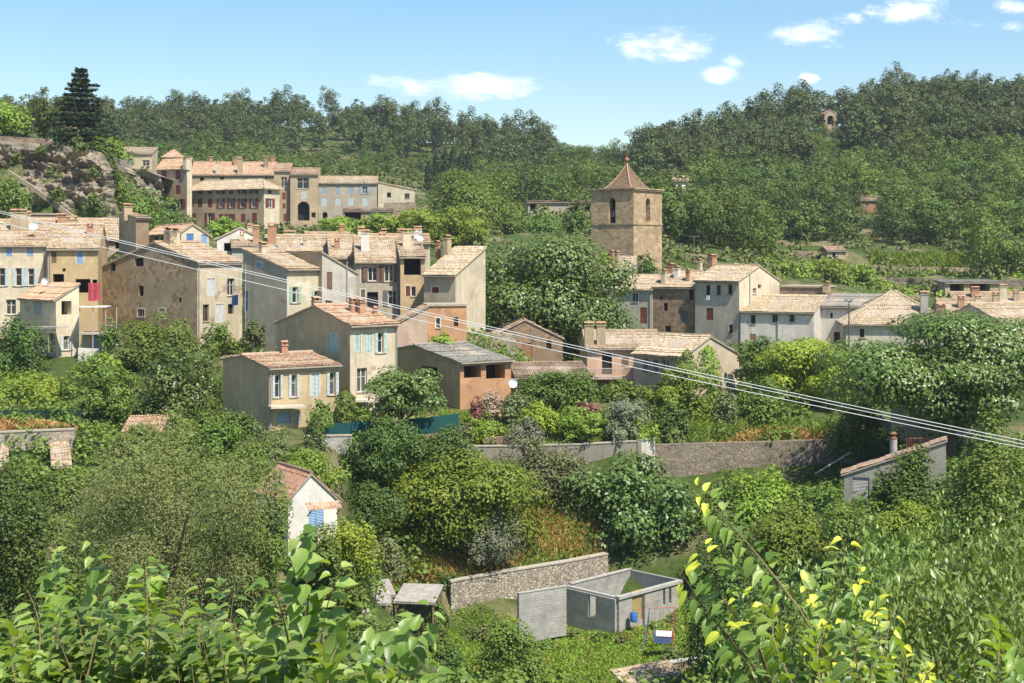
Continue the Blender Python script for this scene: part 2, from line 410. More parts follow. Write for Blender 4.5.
SURR = plain((.62,.55,.44), .9, .1, .3, name='window_surround')
DARK = plain((.03,.027,.024), .9, .1, .2, name='interior_shade_sheet')  # near-black sheets behind openings stand in for the shade inside

import zlib
HREF = []; PADS = []; WPADS = []
def attach(o, words):
    root = [r for l, r in HREF if words in l][0]
    for k in ('label', 'category', 'group'):
        if k in o: del o[k]
    o.parent = root; o.matrix_parent_inverse = Matrix.LocRotScale(root.location, root.rotation_euler, None).inverted()
def house(name, label, cat, C, r, a, yb, ye, roof='gx', l=None, D=None, rise=None, rise_py=None, ridge=.5, wl=None, wr=None, rmat=None,
          WR=(), WL=(), over=.35, tile=.21, chim=(), pipes=(), found=2.5, Lu=None, group=None, cornice=True, gutter=True, kind=None):
    Y0 = C[1]; a = R(a); cx = XP(C[0], Y0)
    ux, uy = math.cos(a), math.sin(a); vx, vy = -uy, ux
    k = ((r or 0) - CXP)/F; Lu = Lu or (k*Y0 - cx)/(ux - k*uy)
    if l is not None:
        k = (l - CXP)/F; Lv = (k*Y0 - cx)/(vx - k*vy)
    else: Lv = D
    zb = ZP(yb, Y0); H = ZP(ye, Y0) - zb
    yr, xr = ridge*Lv, ridge*Lu
    if rise_py is not None:
        qx, qy = {'gx': (Lu*.5, yr), 'gy': (xr, 0), 'shed_R': (0, Lv), 'shed_L': (Lu, 0), 'shed_Rb': (Lu, 0), 'hip': (Lu*.5, Lv*.5), 'flat': (0, 0)}[roof]
        rise = abs(ZP(rise_py, Y0 + qx*uy + qy*vy) - zb - H)
    if rise is None: rise = {'gx': yr, 'gy': xr, 'shed_R': Lv, 'shed_L': Lu, 'shed_Rb': Lu, 'hip': min(Lu, Lv)/2, 'flat': 0}[roof] * .30
    if roof == 'gx': sl = rise/yr; h = lambda x, y: H + rise - sl*abs(y - yr)
    elif roof == 'gy': sl = rise/xr; h = lambda x, y: H + rise - sl*abs(x - xr)
    elif roof == 'shed_R': sl = rise/Lv; h = lambda x, y: H + sl*y
    elif roof == 'shed_L': sl = rise/Lu; h = lambda x, y: H + sl*x
    elif roof == 'shed_Rb': sl = rise/Lu; h = lambda x, y: H - sl*x
    else: sl = 0; h = lambda x, y: H
    root = empty(name, (cx, Y0, zb), a); tag(root, label, cat, group, kind)
    wl = wl or plaster((.46,.38,.27)); wr = wr or wl; rmat = rmat or TERRA  # a wr lighter than wl often paints the sunlit side into the plaster
    def world2face(face, px, py):
        kx = (px - CXP)/F
        if face == 'R': s = (kx*Y0 - cx)/(ux - kx*uy); Yd = Y0 + s*uy
        else: s = (kx*Y0 - cx)/(vx - kx*vy); Yd = Y0 + s*vy
        return s, ZP(py, Yd) - zb
    TR = lambda s, d, z: (s, d, z)
    TL = lambda s, d, z: (d, s, z)
    wall = MB()
    def do_face(T, L, top, brk, ops, mi):
        ss = sorted({0.0, L, *[b for b in brk if 0 < b < L], *[o['s0'] for o in ops], *[o['s1'] for o in ops]})
        for s0, s1 in zip(ss[:-1], ss[1:]):
            if s1 - s0 < 1e-6: continue
            sm = (s0+s1)/2; z = -found
            for o in sorted([o for o in ops if o['s0'] <= sm <= o['s1']], key=lambda o: o['z0']):
                wall.poly([T(s0,0,z), T(s1,0,z), T(s1,0,o['z0']), T(s0,0,o['z0'])], mi); z = o['z1']
            wall.poly([T(s0,0,z), T(s1,0,z), T(s1,0,top(s1)), T(s0,0,top(s0))], mi)
        for o in ops:
            s0, s1, z0, z1, d = o['s0'], o['s1'], o['z0'], o['z1'], o['dep']
            for q in ([(s0,z0),(s1,z0)], [(s1,z0),(s1,z1)], [(s1,z1),(s0,z1)], [(s0,z1),(s0,z0)]):
                wall.poly([T(q[0][0],0,q[0][1]), T(q[1][0],0,q[1][1]), T(q[1][0],d,q[1][1]), T(q[0][0],d,q[0][1])], mi)
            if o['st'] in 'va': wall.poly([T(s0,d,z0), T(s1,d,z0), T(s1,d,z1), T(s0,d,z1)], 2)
            if o['st'] == 'a':
                c = (s0+s1)/2; rr = (s1-s0)/2; zc = z1 - rr; n = 8
                for sgn in (-1, 1):
                    arc = [T(c + sgn*rr*math.cos(i/n*math.pi/2), 0.003, zc + rr*math.sin(i/n*math.pi/2)) for i in range(n+1)]
                    wall.poly([T(c + sgn*rr, 0.003, z1)] + arc, mi)
    def ops_of(face, wins, L, Hmax):
        out = []
        for w in wins:
            px, py, wp, hp, st = w[:5]; colr = w[5] if len(w) > 5 else 'grey'
            sa, z = world2face(face, px - wp/2, py); sb, _ = world2face(face, px + wp/2, py)
            sm, z = world2face(face, px, py); Yd = Y0 + sm*(uy if face == 'R' else vy); hh = hp/F*Yd
            s0, s1 = min(sa, sb), max(sa, sb); s0 = max(s0, .08); s1 = min(s1, L-.08)
            if s1 - s0 < .15: continue
            z0 = max(z - hh/2, -.3); z1 = z + hh/2
            tp = (h(sm, 0) if face == 'R' else h(0, sm)) - .12
            z1 = min(z1, tp)
            if z1 - z0 < .2: continue
            st0 = st[0]
            dep = {'v': 1.6, 'a': 1.4}.get(st0, .26)
            out.append(dict(s0=s0, s1=s1, z0=z0, z1=z1, st=st0, full=st, dep=dep, col=colr, face=face))
        # drop overlaps
        keep = []
        for o in out:
            if all(o['s1'] < p['s0']-.02 or o['s0'] > p['s1']+.02 or o['z1'] < p['z0']-.02 or o['z0'] > p['z1']+.02 for p in keep): keep.append(o)
        return keep
    opR = ops_of('R', WR, Lu, H); opL = ops_of('L', WL, Lv, H)
    do_face(TR, Lu, lambda s: h(s, 0), [xr] if roof == 'gy' else [], opR, 1)
    do_face(TL, Lv, lambda s: h(0, s), [yr] if roof == 'gx' else [], opL, 0)
    do_face(lambda s, d, z: (s, Lv, z), Lu, lambda s: h(s, Lv), [xr] if roof == 'gy' else [], [], 1)
    do_face(lambda s, d, z: (Lu, s, z), Lv, lambda s: h(Lu, s), [yr] if roof == 'gx' else [], [], 0)
    wall.build('wall', [wl, wr, DARK], root)
    for o in opR + opL:
        T = TR if o['face'] == 'R' else TL
        s0, s1, z0, z1, st = o['s0'], o['s1'], o['z0'], o['z1'], o['st']; w = s1 - s0; c = (s0+s1)/2
        if st in 'wo':
            fr = MB(); e = min(.07, w*.12)
            fr.box(s0, s0+e, .17, .24, z0, z1, T=T); fr.box(s1-e, s1, .17, .24, z0, z1, T=T)
            fr.box(s0+e, s1-e, .17, .24, z1-e, z1, T=T); fr.box(s0+e, s1-e, .17, .24, z0, z0+e, T=T)
            if w > .7: fr.box(c-e*.6, c+e*.6, .165, .235, z0+e, z1-e, T=T)
            if z1 - z0 > 1.2: fr.box(s0+e, s1-e, .175, .23, z0 + (z1-z0)*.62 - .02, z0 + (z1-z0)*.62 + .02, T=T)
            f = fr.build('window', FRAMEB if 'b' in o['full'] else FRAMEW, root)
            pn = MB(); pn.poly([T(s0,.22,z0), T(s1,.22,z0), T(s1,.22,z1), T(s0,.22,z1)]); pn.build('pane', glass(), f)
            sb = MB(); sb.box(s0-.08, s1+.08, -.07, .1, z0-.07, z0-.003, T=T); sb.build('sill', EAVE, f)
        if st in 'woc' and tile < .28 and (int(s0*37 + z0*11) % 3):
            sr = MB(); e = .11; d0, d1 = -.018, .002
            sr.box(s0-e, s0-.001, d0, d1, z0-.02, z1+e, T=T); sr.box(s1+.001, s1+e, d0, d1, z0-.02, z1+e, T=T); sr.box(s0-.001, s1+.001, d0, d1, z1+.001, z1+e, T=T)
            if st != 'o': sr.build('window_surround', SURR, root)
        if st == 'o':
            hw = w*.5
            for q0, q1 in ((s0-hw-.03, s0-.03), (s1+.03, s1+hw+.03)):
                sh = MB(); sh.box(q0, q1, -.075, -.03, z0-.03, z1+.03, T=T); sh.build('shutter', SHUT[o['col']], root)
        if st == 'c':
            for q0, q1 in ((s0+.01, c-.01), (c+.01, s1-.01)):
                sh = MB(); sh.box(q0, q1, .03, .08, z0+.01, z1-.01, T=T); sh.build('shutter', SHUT[o['col']], root)
        if st == 'd':
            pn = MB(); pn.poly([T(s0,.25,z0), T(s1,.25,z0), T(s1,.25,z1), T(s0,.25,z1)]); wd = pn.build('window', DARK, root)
        if st == 'D':
            dr = MB(); dr.box(s0+.01, s1-.01, .08, .14, z0+.01, z1-.01, T=T); dd = dr.build('door', SHUT[o['col']], root)
            hd = MB(); hd.box(s1-.16, s1-.11, .03, .08, z0+.95*(z1-z0)/2, z0+.95*(z1-z0)/2+.12, T=T); hd.build('handle', ZINC, dd)
    # ---------------- roof
    rb = MB(); g = .12 if roof != 'flat' else 0; o_ = over; planes = []
    def plane(p0, p1, upx, upy, run, hz, slope, clipf=None, poly=None):
        """eave from p0 to p1 (plan), rising toward (upx, upy) over horizontal run"""
        e = Vector((p1[0]-p0[0], p1[1]-p0[1], 0)); W = e.length; e.normalize()
        S = Vector((upx, upy, slope)); ln = S.length; S.normalize()
        O = Vector((p0[0], p0[1], hz))
        tileplane(rb, O + Vector((0,0,.07)), e, S, W, run*ln, tile, .40, clipf, seed=zlib.crc32(label.encode()) % 997 + len(planes))
        planes.append(1)
        top = [O, O + e*W, O + e*W + S*run*ln, O + S*run*ln] if poly is None else [O + e*s_ + S*t_*ln for s_, t_ in poly]
        b = [(p.x, p.y, p.z - .05) for p in top]; t_ = [(p.x, p.y, p.z + .06) for p in top]
        rb.poly(list(reversed(b)), 1); rb.poly(t_, 1)
        for i in range(len(b)):
            j = (i+1) % len(b); rb.poly([b[i], b[j], t_[j], t_[i]], 1)
    caps = []
    if roof == 'gx':
        plane((-g,-o_), (Lu+g,-o_), 0, 1, yr+o_, H - sl*o_, sl)
        hb = h(0, Lv)
        plane((Lu+g,Lv+o_), (-g,Lv+o_), 0, -1, Lv-yr+o_, hb - sl*o_, sl)
        caps.append([(-g, yr, H+rise+.13), (Lu+g, yr, H+rise+.13)])
    elif roof == 'gy':
        plane((-o_,Lv+g), (-o_,-g), 1, 0, xr+o_, H - sl*o_, sl)
        plane((Lu+o_,-g), (Lu+o_,Lv+g), -1, 0, Lu-xr+o_, h(Lu,0) - sl*o_, sl)
        caps.append([(xr, -g, H+rise+.13), (xr, Lv+g, H+rise+.13)])
    elif roof == 'shed_R': plane((-g,-o_), (Lu+g,-o_), 0, 1, Lv+o_+.1, H - sl*o_, sl)
    elif roof == 'shed_L': plane((-o_,Lv+g), (-o_,-g), 1, 0, Lu+o_+.1, H - sl*o_, sl)
    elif roof == 'shed_Rb': plane((Lu+o_,-g), (Lu+o_,Lv+g), -1, 0, Lu+o_+.1, H - rise - sl*o_, sl)
    elif roof == 'hip':
        m_ = min(Lu, Lv)/2 + o_; sl = rise/(min(Lu, Lv)/2); z0 = H - sl*o_
        for p0, p1, ux_, uy_, W in (((-o_,-o_),(Lu+o_,-o_),0,1,Lu+2*o_), ((Lu+o_,-o_),(Lu+o_,Lv+o_),-1,0,Lv+2*o_), ((Lu+o_,Lv+o_),(-o_,Lv+o_),0,-1,Lu+2*o_), ((-o_,Lv+o_),(-o_,-o_),1,0,Lv+2*o_)):
            ln = math.sqrt(1+sl*sl)
            plane(p0, p1, ux_, uy_, m_, z0, sl, clipf=lambda s, t, W=W, ln=ln: (t/ln < s + .1) & (t/ln < W - s + .1), poly=[(0,0), (W,0), (max(W-m_, W/2), min(m_, W/2)), (min(m_, W/2), min(m_, W/2))])
        zt = H + rise
        if Lu >= Lv:
            A_, B_ = (Lv/2, Lv/2, zt+.13), (Lu-Lv/2, Lv/2, zt+.13)
        else: A_, B_ = (Lu/2, Lu/2, zt+.13), (Lu/2, Lv-Lu/2, zt+.13)
        caps.append([A_, B_])
        near = lambda q: min((A_, B_), key=lambda p: (p[0]-q[0])**2 + (p[1]-q[1])**2)
        for q in ((-o_,-o_), (Lu+o_,-o_), (Lu+o_,Lv+o_), (-o_,Lv+o_)): caps.append([(q[0], q[1], z0+.13), near(q)])
    elif roof == 'flat':
        rb.box(-.12, Lu+.12, -.12, Lv+.12, H-.02, H+.16, 1)
    ro = rb.build('roof', [rmat, EAVE], root)
    for cp in caps:
        if (Vector(cp[0]) - Vector(cp[1])).length < .3: continue
        cb = MB(); cb.tube([cp[0], cp[1]], .11, 8); cb.build('ridge_cap', rmat, ro)
    if cornice and roof not in ('flat',):
        if roof in ('gx', 'shed_R', 'hip'):
            cb = MB(); cb.box(.0, Lu, -.20, -.002, H-.30, H-.10); cb.build('cornice', EAVE, root)
        if roof in ('gy', 'shed_L', 'hip'):
            cb = MB(); cb.box(-.20, -.002, 0, Lv, H-.30, H-.10); cb.build('cornice', EAVE, root)
    for (face, px, dz) in pipes:
        s, _ = world2face(face, px, 0); T = TR if face == 'R' else TL
        tp = (h(s, 0) if face == 'R' else h(0, s)) - .3 + dz
        cb = MB(); cb.tube([T(s, -.08, -1.0), T(s, -.08, tp)], .055, 6); cb.build('downpipe', ZINC, root)
    for ch in chim:
        px, f, w, hh = ch[:4]; mt = ch[4] if len(ch) > 4 else EAVE
        y = f*Lv; k = (px - CXP)/F
        x = (k*(Y0 + y*vy) - cx - y*vx)/(ux - k*uy)
        if a > R(56) or (a > R(40) and roof in ('gy', 'shed_L')): x = f*Lu; y = (k*(Y0 + x*uy) - cx - x*ux)/(vx - k*vy)
        if roof == 'hip': zt_ = H + min(rise, rise*min(x, Lu-x, y, Lv-y)/(min(Lu, Lv)/2))
        else: zt_ = h(x, y)
        cb = MB(); w *= .8; w2 = w/2; d2 = w*.36; z1 = zt_ + hh
        cb.box(x-w2, x+w2, y-d2, y+d2, zt_-.6, z1-.14); cb.box(x-w2-.06, x+w2+.06, y-d2-.06, y+d2+.06, z1-.14, z1-.05)
        co_ = cb.build('chimney', mt, ro)
        cp = MB()
        for q in (-.7, .7): cp.box(x+q*w2-.07, x+q*w2+.07, y-d2*.8, y+d2*.8, z1-.05, z1+.16)
        cp.poly([(x-w2-.05,y-d2-.05,z1+.16),(x+w2+.05,y-d2-.05,z1+.16),(x+w2+.05,y,z1+.30),(x-w2-.05,y,z1+.30)]); cp.poly([(x-w2-.05,y+d2+.05,z1+.16),(x+w2+.05,y+d2+.05,z1+.16),(x+w2+.05,y,z1+.30),(x-w2-.05,y,z1+.30)])
        cp.poly([(x-w2-.05,y-d2-.05,z1+.155),(x+w2+.05,y-d2-.05,z1+.155),(x+w2+.05,y+d2+.05,z1+.155),(x-w2-.05,y+d2+.05,z1+.155)])
        cp.build('chimney_cap', BRICKC, ro)
    HREF.append((label, root))
    for (qx, qy) in ((.0,-.9), (Lu*.5,-.9), (Lu,-.9), (-.9,0), (-.9,Lv*.5), (-.9,Lv)):
        PADS.append((cx + qx*ux + qy*vx, Y0 + qx*uy + qy*vy, zb - .15))
    return root

for px_ in range(-150, 114, 8):
    for (py_, Y_) in ((229, 193.5), (231, 196)): q_ = P(px_, py_, Y_); WPADS.append((q_.x, q_.y, q_.z - .3))
    q_ = P(px_, np.interp(px_, [-140, 0, 40, 72, 100, 112], [142, 140, 144, 146, 154, 172]), 206.5); WPADS.append((q_.x, q_.y, q_.z - .5))
for px_ in range(106, 152, 8):
    q_ = P(px_, 227, 263.5); WPADS.append((q_.x, q_.y, q_.z)); q_ = P(px_, np.interp(px_, [112, 130, 148, 160], [170, 168, 170, 176]), 276); WPADS.append((q_.x, q_.y, q_.z - .4))
for px_ in range(120, 206, 9):
    for Y_ in (206, 213, 221, 230, 240, 251): q_ = P(px_, 236 - (Y_-206)*.16, Y_); WPADS.append((q_.x, q_.y, q_.z))
# ------------------------------------------------------------------ plaster and stone colours
CREAM = plaster((.66,.56,.40), .4); CREAM2 = plaster((.60,.51,.36), .55, .06); OCHRE = plaster((.52,.38,.21), .4); OCHRE2 = plaster((.53,.40,.235), .6)
YEL = plaster((.55,.425,.25), .5); TAN = plaster((.46,.36,.235), .6, .12); GREYP = plaster((.46,.39,.29), .6, .1); GREEN_G = plaster((.47,.435,.335), .5)
WHITEP = plaster((.70,.64,.55), .55, .25, (.40,.36,.30)); WHITEC = plaster((.74,.70,.62), .3); BROWNP = plaster((.28,.20,.13), .6, .5, (.26,.19,.13)); PINKP = plaster((.50,.36,.27), .5)
STONEG = plaster((.38,.295,.185), .7, .55, (.30,.215,.135)); STONEB = plaster((.27,.185,.12), .6, .8, (.25,.17,.11)); GREYL = plaster((.50,.46,.39), .6)
HOTEL = plaster((.47,.36,.23), .3); HOTEL2 = plaster((.43,.33,.21), .4); HOTEL3 = plaster((.44,.37,.28), .35); BRICKO = plaster((.50,.28,.15), .4, .3, (.42,.24,.13))
TOWERST = None

# ------------------------------------------------------------------ houses at the west end of the village
house('village_house', 'long cream house with white-blue open shutters in two rows', 'house', (-60,137), 47, 12, 332, 245, 'gx', D=13, rise=2.5, wl=CREAM, rmat=TERRA,
      WR=[(9,252,6,9,'c','sblue'), (30,252,6,9,'c','sblue'), (2,277,6,18,'o','pale'), (18.5,277,6,18,'o','pale'), (31,277,6,17,'o','pale'), (11,307,10,15,'w'), (-20,277,6,18,'o','pale'), (-14,307,8,15,'o','pale')],
      chim=[(15,.30,1.0,1.9,TAN), (23,.30,1.0,1.9,TAN), (28.5,.36,.5,1.4,CREAM2)], pipes=[('R',44.5,0)])
house('village_house', 'ochre house with small balcony openings next to the long cream house', 'house', (47.6,137.6), 98, 12, 345, 248.5, 'gx', D=12.5, rise=2.4, wl=OCHRE, rmat=TERRA,
      WR=[(54,256,5,14,'cb','brown'), (80,256,7,15,'c','sblue'), (58.5,280,11,12,'v'), (83,286,15,14,'v'), (95,288,5,17,'v'), (64,270,3,3,'d')], chim=[(72,.62,1.3,1.3,OCHRE2), (90,.3,.7,.9,BRICKC)], pipes=[('R',50,0)])
house('village_house', 'small pale house with lean-to tiled roof and arched ground floor', 'house', (56,132), 79, 45, 357, 299.5, 'shed_L', l=20, rise=1.35, wl=CREAM2, wr=CREAM, rmat=TERRA_O,
      WR=[(66.5,308,10,14,'v'), (66.5,343,6,14,'o','white')], WL=[(38,308,9,13,'c','grey'), (37,336,11,12,'a'), (51.5,343,6,20,'w')], over=.3)
house('stone_house', 'tall stone-gabled house with bare rubble end wall and cream side', 'house', (197.5,136), 242, 55, 346, 262, 'gx', l=97, ridge=.41, rise=1.9, wl=STONEG, wr=CREAM2, rmat=TERRA,
      WL=[(113,264,5,14,'d'), (139,262,9,8,'d'), (141,291,5,10,'d'), (141,313,7,8,'w'), (162,314,6,11,'c','grey'), (180,300,3,5,'d')],
      WR=[(211,287,8,17,'c','white'), (231,287,7,17,'w'), (206,313,6,17,'wb'), (220,313,8,18,'c','white'), (231,309,6,10,'d')], chim=[(172,.36,1.6,1.5,CREAM2)], over=.25, pipes=[('R',198.6,0)])
house('village_house', 'house with a long sunlit roof stepping down under the rock cliff', 'house', (22,156), 129, 13, 275, 239, 'gx', D=12, rise=2.3, wl=TAN, rmat=TERRA_P, WR=[(118,245,5,7,'d'), (75,246,5,6,'d')], chim=[(62,.4,1.2,.9,BRICKC), (100,.15,.8,.9,CREAM2)])
house('village_house', 'low dark flat-topped house against the foot of the cliff', 'house', (30,170), 62, 8, 240, 214.5, 'flat', D=4, wl=BROWNP)
house('village_house', 'tall tan windowless house block behind the stone gable', 'house', (136,152), 149, 40, 265, 217, 'shed_R', l=119, rise=.5, wl=TAN, wr=BROWNP, rmat=TERRA, chim=[(127,.5,1.2,1.0,TAN)])
house('village_house', 'small gabled house with bright blue windows on the rooftops', 'house', (181,152), 209, 25, 268, 232.5, 'gy', l=147, ridge=.42, rise_py=224.5, wl=TAN, wr=CREAM, rmat=TERRA_O,
      WL=[(160,236,11,9,'wb'), (172,236,9,9,'w')], WR=[(190,238,7,9,'c','vblue'), (204,240,6,11,'c','sblue')])
house('village_house', 'little white house with grey gable and sunlit terrace wall', 'house', (217,160), 254, 10, 268, 239, 'gy', D=5, ridge=.62, rise_py=228, wl=WHITEC, rmat=TERRA_P, WR=[(228,247,8,8,'v')], chim=[(250,.4,.7,.8,CREAM2)])
house('village_house', 'low rooftop house with a white parapet between tan chimneys', 'house', (232,156), 262, 12, 270, 247, 'shed_R', D=5, rise=.9, wl=GREYL, rmat=TERRA, chim=[(256,.6,.9,1.7,BRICKC), (242,.7,.6,.9,CREAM2)])
house('village_house', 'grey plastered house with green shutters and steep single-slope roof', 'house', (287,128), 322.5, 50, 352, 269, 'shed_R', l=243, rise_py=249.5, wl=GREYP, wr=CREAM2, rmat=TERRA,  # grey left plaster carries that face's shade, cream the sunlit right
      WR=[(295,295,5.5,16,'o','green'), (316.5,298,4.5,14,'o','green')], WL=[(245.5,301,4.5,20,'D','vblue'), (259,265,5,5,'c','sblue')], pipes=[('L',246,-1)], chim=[(263,.75,.8,.9,CREAM2)])
house('village_house', 'tall pale wall house with slanting top and thin dark flue', 'house', (322,130.5), 356, 44, 350, 253, 'shed_Rb', l=281, rise_py=273, wl=TAN, wr=GREYL, rmat=TERRA_B,
      WR=[(329.5,281,5.5,18,'c','brown'), (329,302.5,7,5,'w')], pipes=[('R',346.5,.9)], cornice=False)
house('village_house', 'two-storey yellow house with pale green shutters and brown gable peak', 'house', (350,112), 397, 42, 412, 325.5, 'gx', l=277, ridge=.47, rise_py=305.5, wl=YEL, wr=CREAM2, rmat=TERRA_O,
      WL=[(333,343,9,18,'c','lgreen'), ], WR=[(357.6,343,6,19,'c','lgreen'), (368.6,343,6,19,'c','lgreen'), (380.5,343,5.5,20,'o','lgreen'), (362,380,10,24,'w'), (385,384,8,18,'wb')],
      chim=[(353,.30,.75,.95,BRICKC), (361.5,.24,.75,1.1,BRICKC), (316,.50,.8,.6,TAN), (375,.2,.35,.5,BRICKC)], over=.4, pipes=[('R',396,0)])
house('village_house', 'low yellow two-storey house with four pale blue shuttered windows', 'house', (269,104), 339, 34, 430, 368.5, 'gx', l=223, ridge=.55, rise_py=354.5, wl=OCHRE2, wr=YEL, rmat=TERRA_O,
      WR=[(277.5,386.5,5,22,'o','pale'), (294,386,5,22,'o','pale'), (315,385,8,22,'c','pale'), (332.5,384,5.5,22,'o','pale'), (284,417,14,12,'D','blue'), (297,418,8,12,'c','grey'), (318,418,8,13,'d')],
      chim=[(284,.52,.6,.85,BRICKC)], over=.35, pipes=[('R',270.3,0)])
house('stone_barn', 'barn with grey sheet roof and open brick loggia', 'barn', (460,118), 511, 34, 408, 362.5, 'gx', l=396, ridge=.69, rise_py=344.5, wl=OCHRE2, wr=BRICKO, rmat=FIBRO,
      WL=[(429,372,17,11,'v')], WR=[(472.5,371,17,14,'v'), (495.5,371.5,19,15,'v')], over=.45)
house('village_house', 'tall grey terrace house with wood-shuttered windows under a broad roof', 'house', (356,140), 400, 8, 345, 261.5, 'gx', D=13, rise_py=238, wl=GREYP, rmat=TERRA,
      WR=[(363,275,4,16,'c','dgrey'), (372.5,274,9,14,'o','brown'), (389,273,9,17,'o','brown'), (363,295,4,11,'c','dgrey'), (372.6,300,11,16,'d'), (392.5,298,9,15,'o','dgrey')],
      chim=[(365,.22,1.0,1.9,WHITEC), (407,.24,1.1,1.9,CREAM), (382,.6,.8,.8,BRICKC)], pipes=[('R',398,0)])
house('village_house', 'narrow ochre house with a red shutter and roofed loggia', 'house', (400.4,139.4), 425, 8, 345, 257, 'shed_R', D=9, rise=2.2, wl=OCHRE, rmat=TERRA,
      WR=[(412.5,267,17,16,'v'), (408,291,4.5,10,'c','red'), (413.5,291.5,4.5,10,'w')], cornice=False, chim=[(417,.85,.9,.8,WHITEC)])
house('village_house', 'tan house with a sunlit sloping roof beside the big plane tree', 'house', (455.5,136), 485.5, 62, 345, 274.5, 'shed_L', l=424, rise_py=248, wl=plaster((.45,.37,.26), .5), wr=CREAM2, rmat=TERRA_P,
      WL=[(435.5,290,7,6,'cb','red')], over=.4, chim=[(447,.75,1.0,1.7,TAN), (437.5,.8,.7,1.0,BRICKC)])
house('village_house', 'small flat-roofed orange brick house with two slit windows', 'house', (428,130), 466.5, 10, 350, 306, 'flat', D=4, wl=BRICKO, WR=[(438,323,4,10,'w'), (456,321.7,4.5,9,'d')])
house('village_house', 'pinkish house with half-gable wall below the narrow ochre house', 'house', (395.5,128.5), 427.8, 8, 352, 324, 'shed_L', D=5, rise_py=307, wl=PINKP, rmat=TERRA_B, over=.1, cornice=False)
house('stone_barn', 'rough stone barn with reddish doors under the big plane tree', 'barn', (497,142), 563, 10, 372, 334, 'gy', D=8, ridge=.42, rise_py=320, wl=STONEB, rmat=TERRA_B, WR=[(527,352,10,18,'D','wood'), (514,360,6,12,'D','wood'), (549,345,5,9,'d')], over=.15)
house('village_house', 'low terracotta-roofed house wing with pink railed balcony', 'house', (587,130), 662, 2, 395, 348, 'gx', D=8.5, rise_py=331.5, wl=plaster((.54,.38,.25), .35), rmat=TERRA_P, WR=[(607,364,10,21,'d'), (625,362,7,9,'c','brown')], chim=[(589,.06,1.05,2.0,TAN), (601,.06,1.0,2.0,TAN)])
house('village_house', 'terracotta-roofed house with broad sunlit gable above the gardens', 'house', (685,124), 739, 48, 402, 356, 'gy', l=633.5, ridge=.45, rise_py=337, wl=plaster((.48,.38,.26), .4), wr=plaster((.56,.46,.32), .4), rmat=TERRA_P, WL=[(651,366,7,13,'o','dgrey'), (665,365.5,7,13,'w')], over=.4)  # same plaster, paler on the gable: its sunlight is put into the colour
house('garden_shed', 'low flat tiled shed roof half buried in ivy', 'shed', (516,121), 592, 5, 400, 378, 'shed_R', D=7, rise=.75, wl=PINKP, rmat=TERRA_B, cornice=False)
# rooftops in the middle
house('village_house', 'rooftop house with dark open loggia among the tiled roofs', 'house', (305,166), 350, 8, 275, 243, 'gx', D=9, rise=1.2, wl=TAN, rmat=TERRA, WR=[(322,247.5,13,7,'v'), (340,248,5,6,'d')], chim=[(316,.1,.7,.7,CREAM2), (342,.5,.8,.9,BRICKC)])
house('village_house', 'broad low roofed house directly above the grey green-shuttered house', 'house', (264,152), 332, 8, 280, 256, 'gx', D=11, rise=2.2, wl=GREYL, rmat=TERRA_P, chim=[(272,.3,1.2,2.1,BRICKC), (305,.25,.5,.8,CREAM2), (290,.55,1.6,.6,TAN)])
house('village_house', 'house with mossy tiles and a skylight above the slanting pale wall', 'house', (330,149), 372, 10, 285, 257.5, 'gx', D=11, rise=2.3, wl=TAN, rmat=TERRA, chim=[(337,.2,.7,1.0,BRICKC), (361,.5,.9,.8,CREAM2)])
house('village_house', 'rooftop house with a low parapet under the clipped plane trees', 'house', (366,168), 430, 6, 280, 243, 'gx', D=9, rise=1.0, wl=CREAM2, rmat=TERRA_O, chim=[(384,.3,.8,.9,TAN), (418,.25,1.1,1.3,WHITEC), (400,.4,.8,.7,BRICKC)])
# ------------------------------------------------------------------ row below the tower
house('village_house', 'cream house with a high gable wall in front of the bell tower', 'house', (620,178), 651, 58, 320, 272, 'shed_L', l=588, rise_py=257.5, wl=GREEN_G, wr=CREAM2, rmat=TERRA_P, WR=[(627,275,5,11,'d')], chim=[(617,.12,.8,2.2,TAN), (612,.5,.9,1.6,BRICKC), (640,.15,.9,1.6,TAN)])
house('village_house', 'grey-green plastered house with one red shuttered window', 'house', (652.3,171), None, 62, 350, 289.5, 'gy', l=618, Lu=8, ridge=.5, rise_py=276, wl=GREEN_G, rmat=TERRA_P, WL=[(635,297.6,6,9,'w'), (643.6,315.5,7,16,'c','red')], pipes=[('L',650.3,0)], chim=[(634,.6,.7,.9,BRICKC)])
house('village_house', 'brown rubble-fronted house between grey plastered neighbours', 'house', (694.6,168.6), None, 62, 352, 287, 'gy', l=653, Lu=8, ridge=.5, rise_py=272, wl=STONEB, rmat=TERRA, WL=[(661,298,3.5,3,'d'), (665.6,307,4,8,'d'), (684.5,317,8,12,'c','dgrey'), (691.4,295,4,10,'d'), (668,329,6,6,'d')],
      chim=[(664,.1,.9,1.5,CREAM2), (677,.3,1.0,1.2,WHITEC), (688,.2,.7,1.2,BRICKC), (671,.5,1.6,.8,BRICKC)])
house('village_house', 'tall grey house with three small top windows and cream gable', 'house', (739.2,164), 779.5, 50, 352, 281, 'gy', l=695, ridge=.48, rise_py=266, wl=plaster((.54,.46,.36), .35), wr=CREAM, rmat=TERRA_P,
      WL=[(708,290,4.5,10,'wb'), (718.5,290,4.5,10,'wb'), (730,289.5,4.5,10,'wb'), (709.7,314,7,12,'c','red'), (730.8,329,4,9,'wb'), (709,337,7,5,'c','red')], WR=[(754.4,291,3.5,6,'w'), (759.5,286.5,3,4,'d')],
      pipes=[('R',749.5,.2)], chim=[(712,.5,1.4,1.2,BRICKC), (735,.72,1.0,.9,TAN), (700,.6,.7,1.0,CREAM2)])
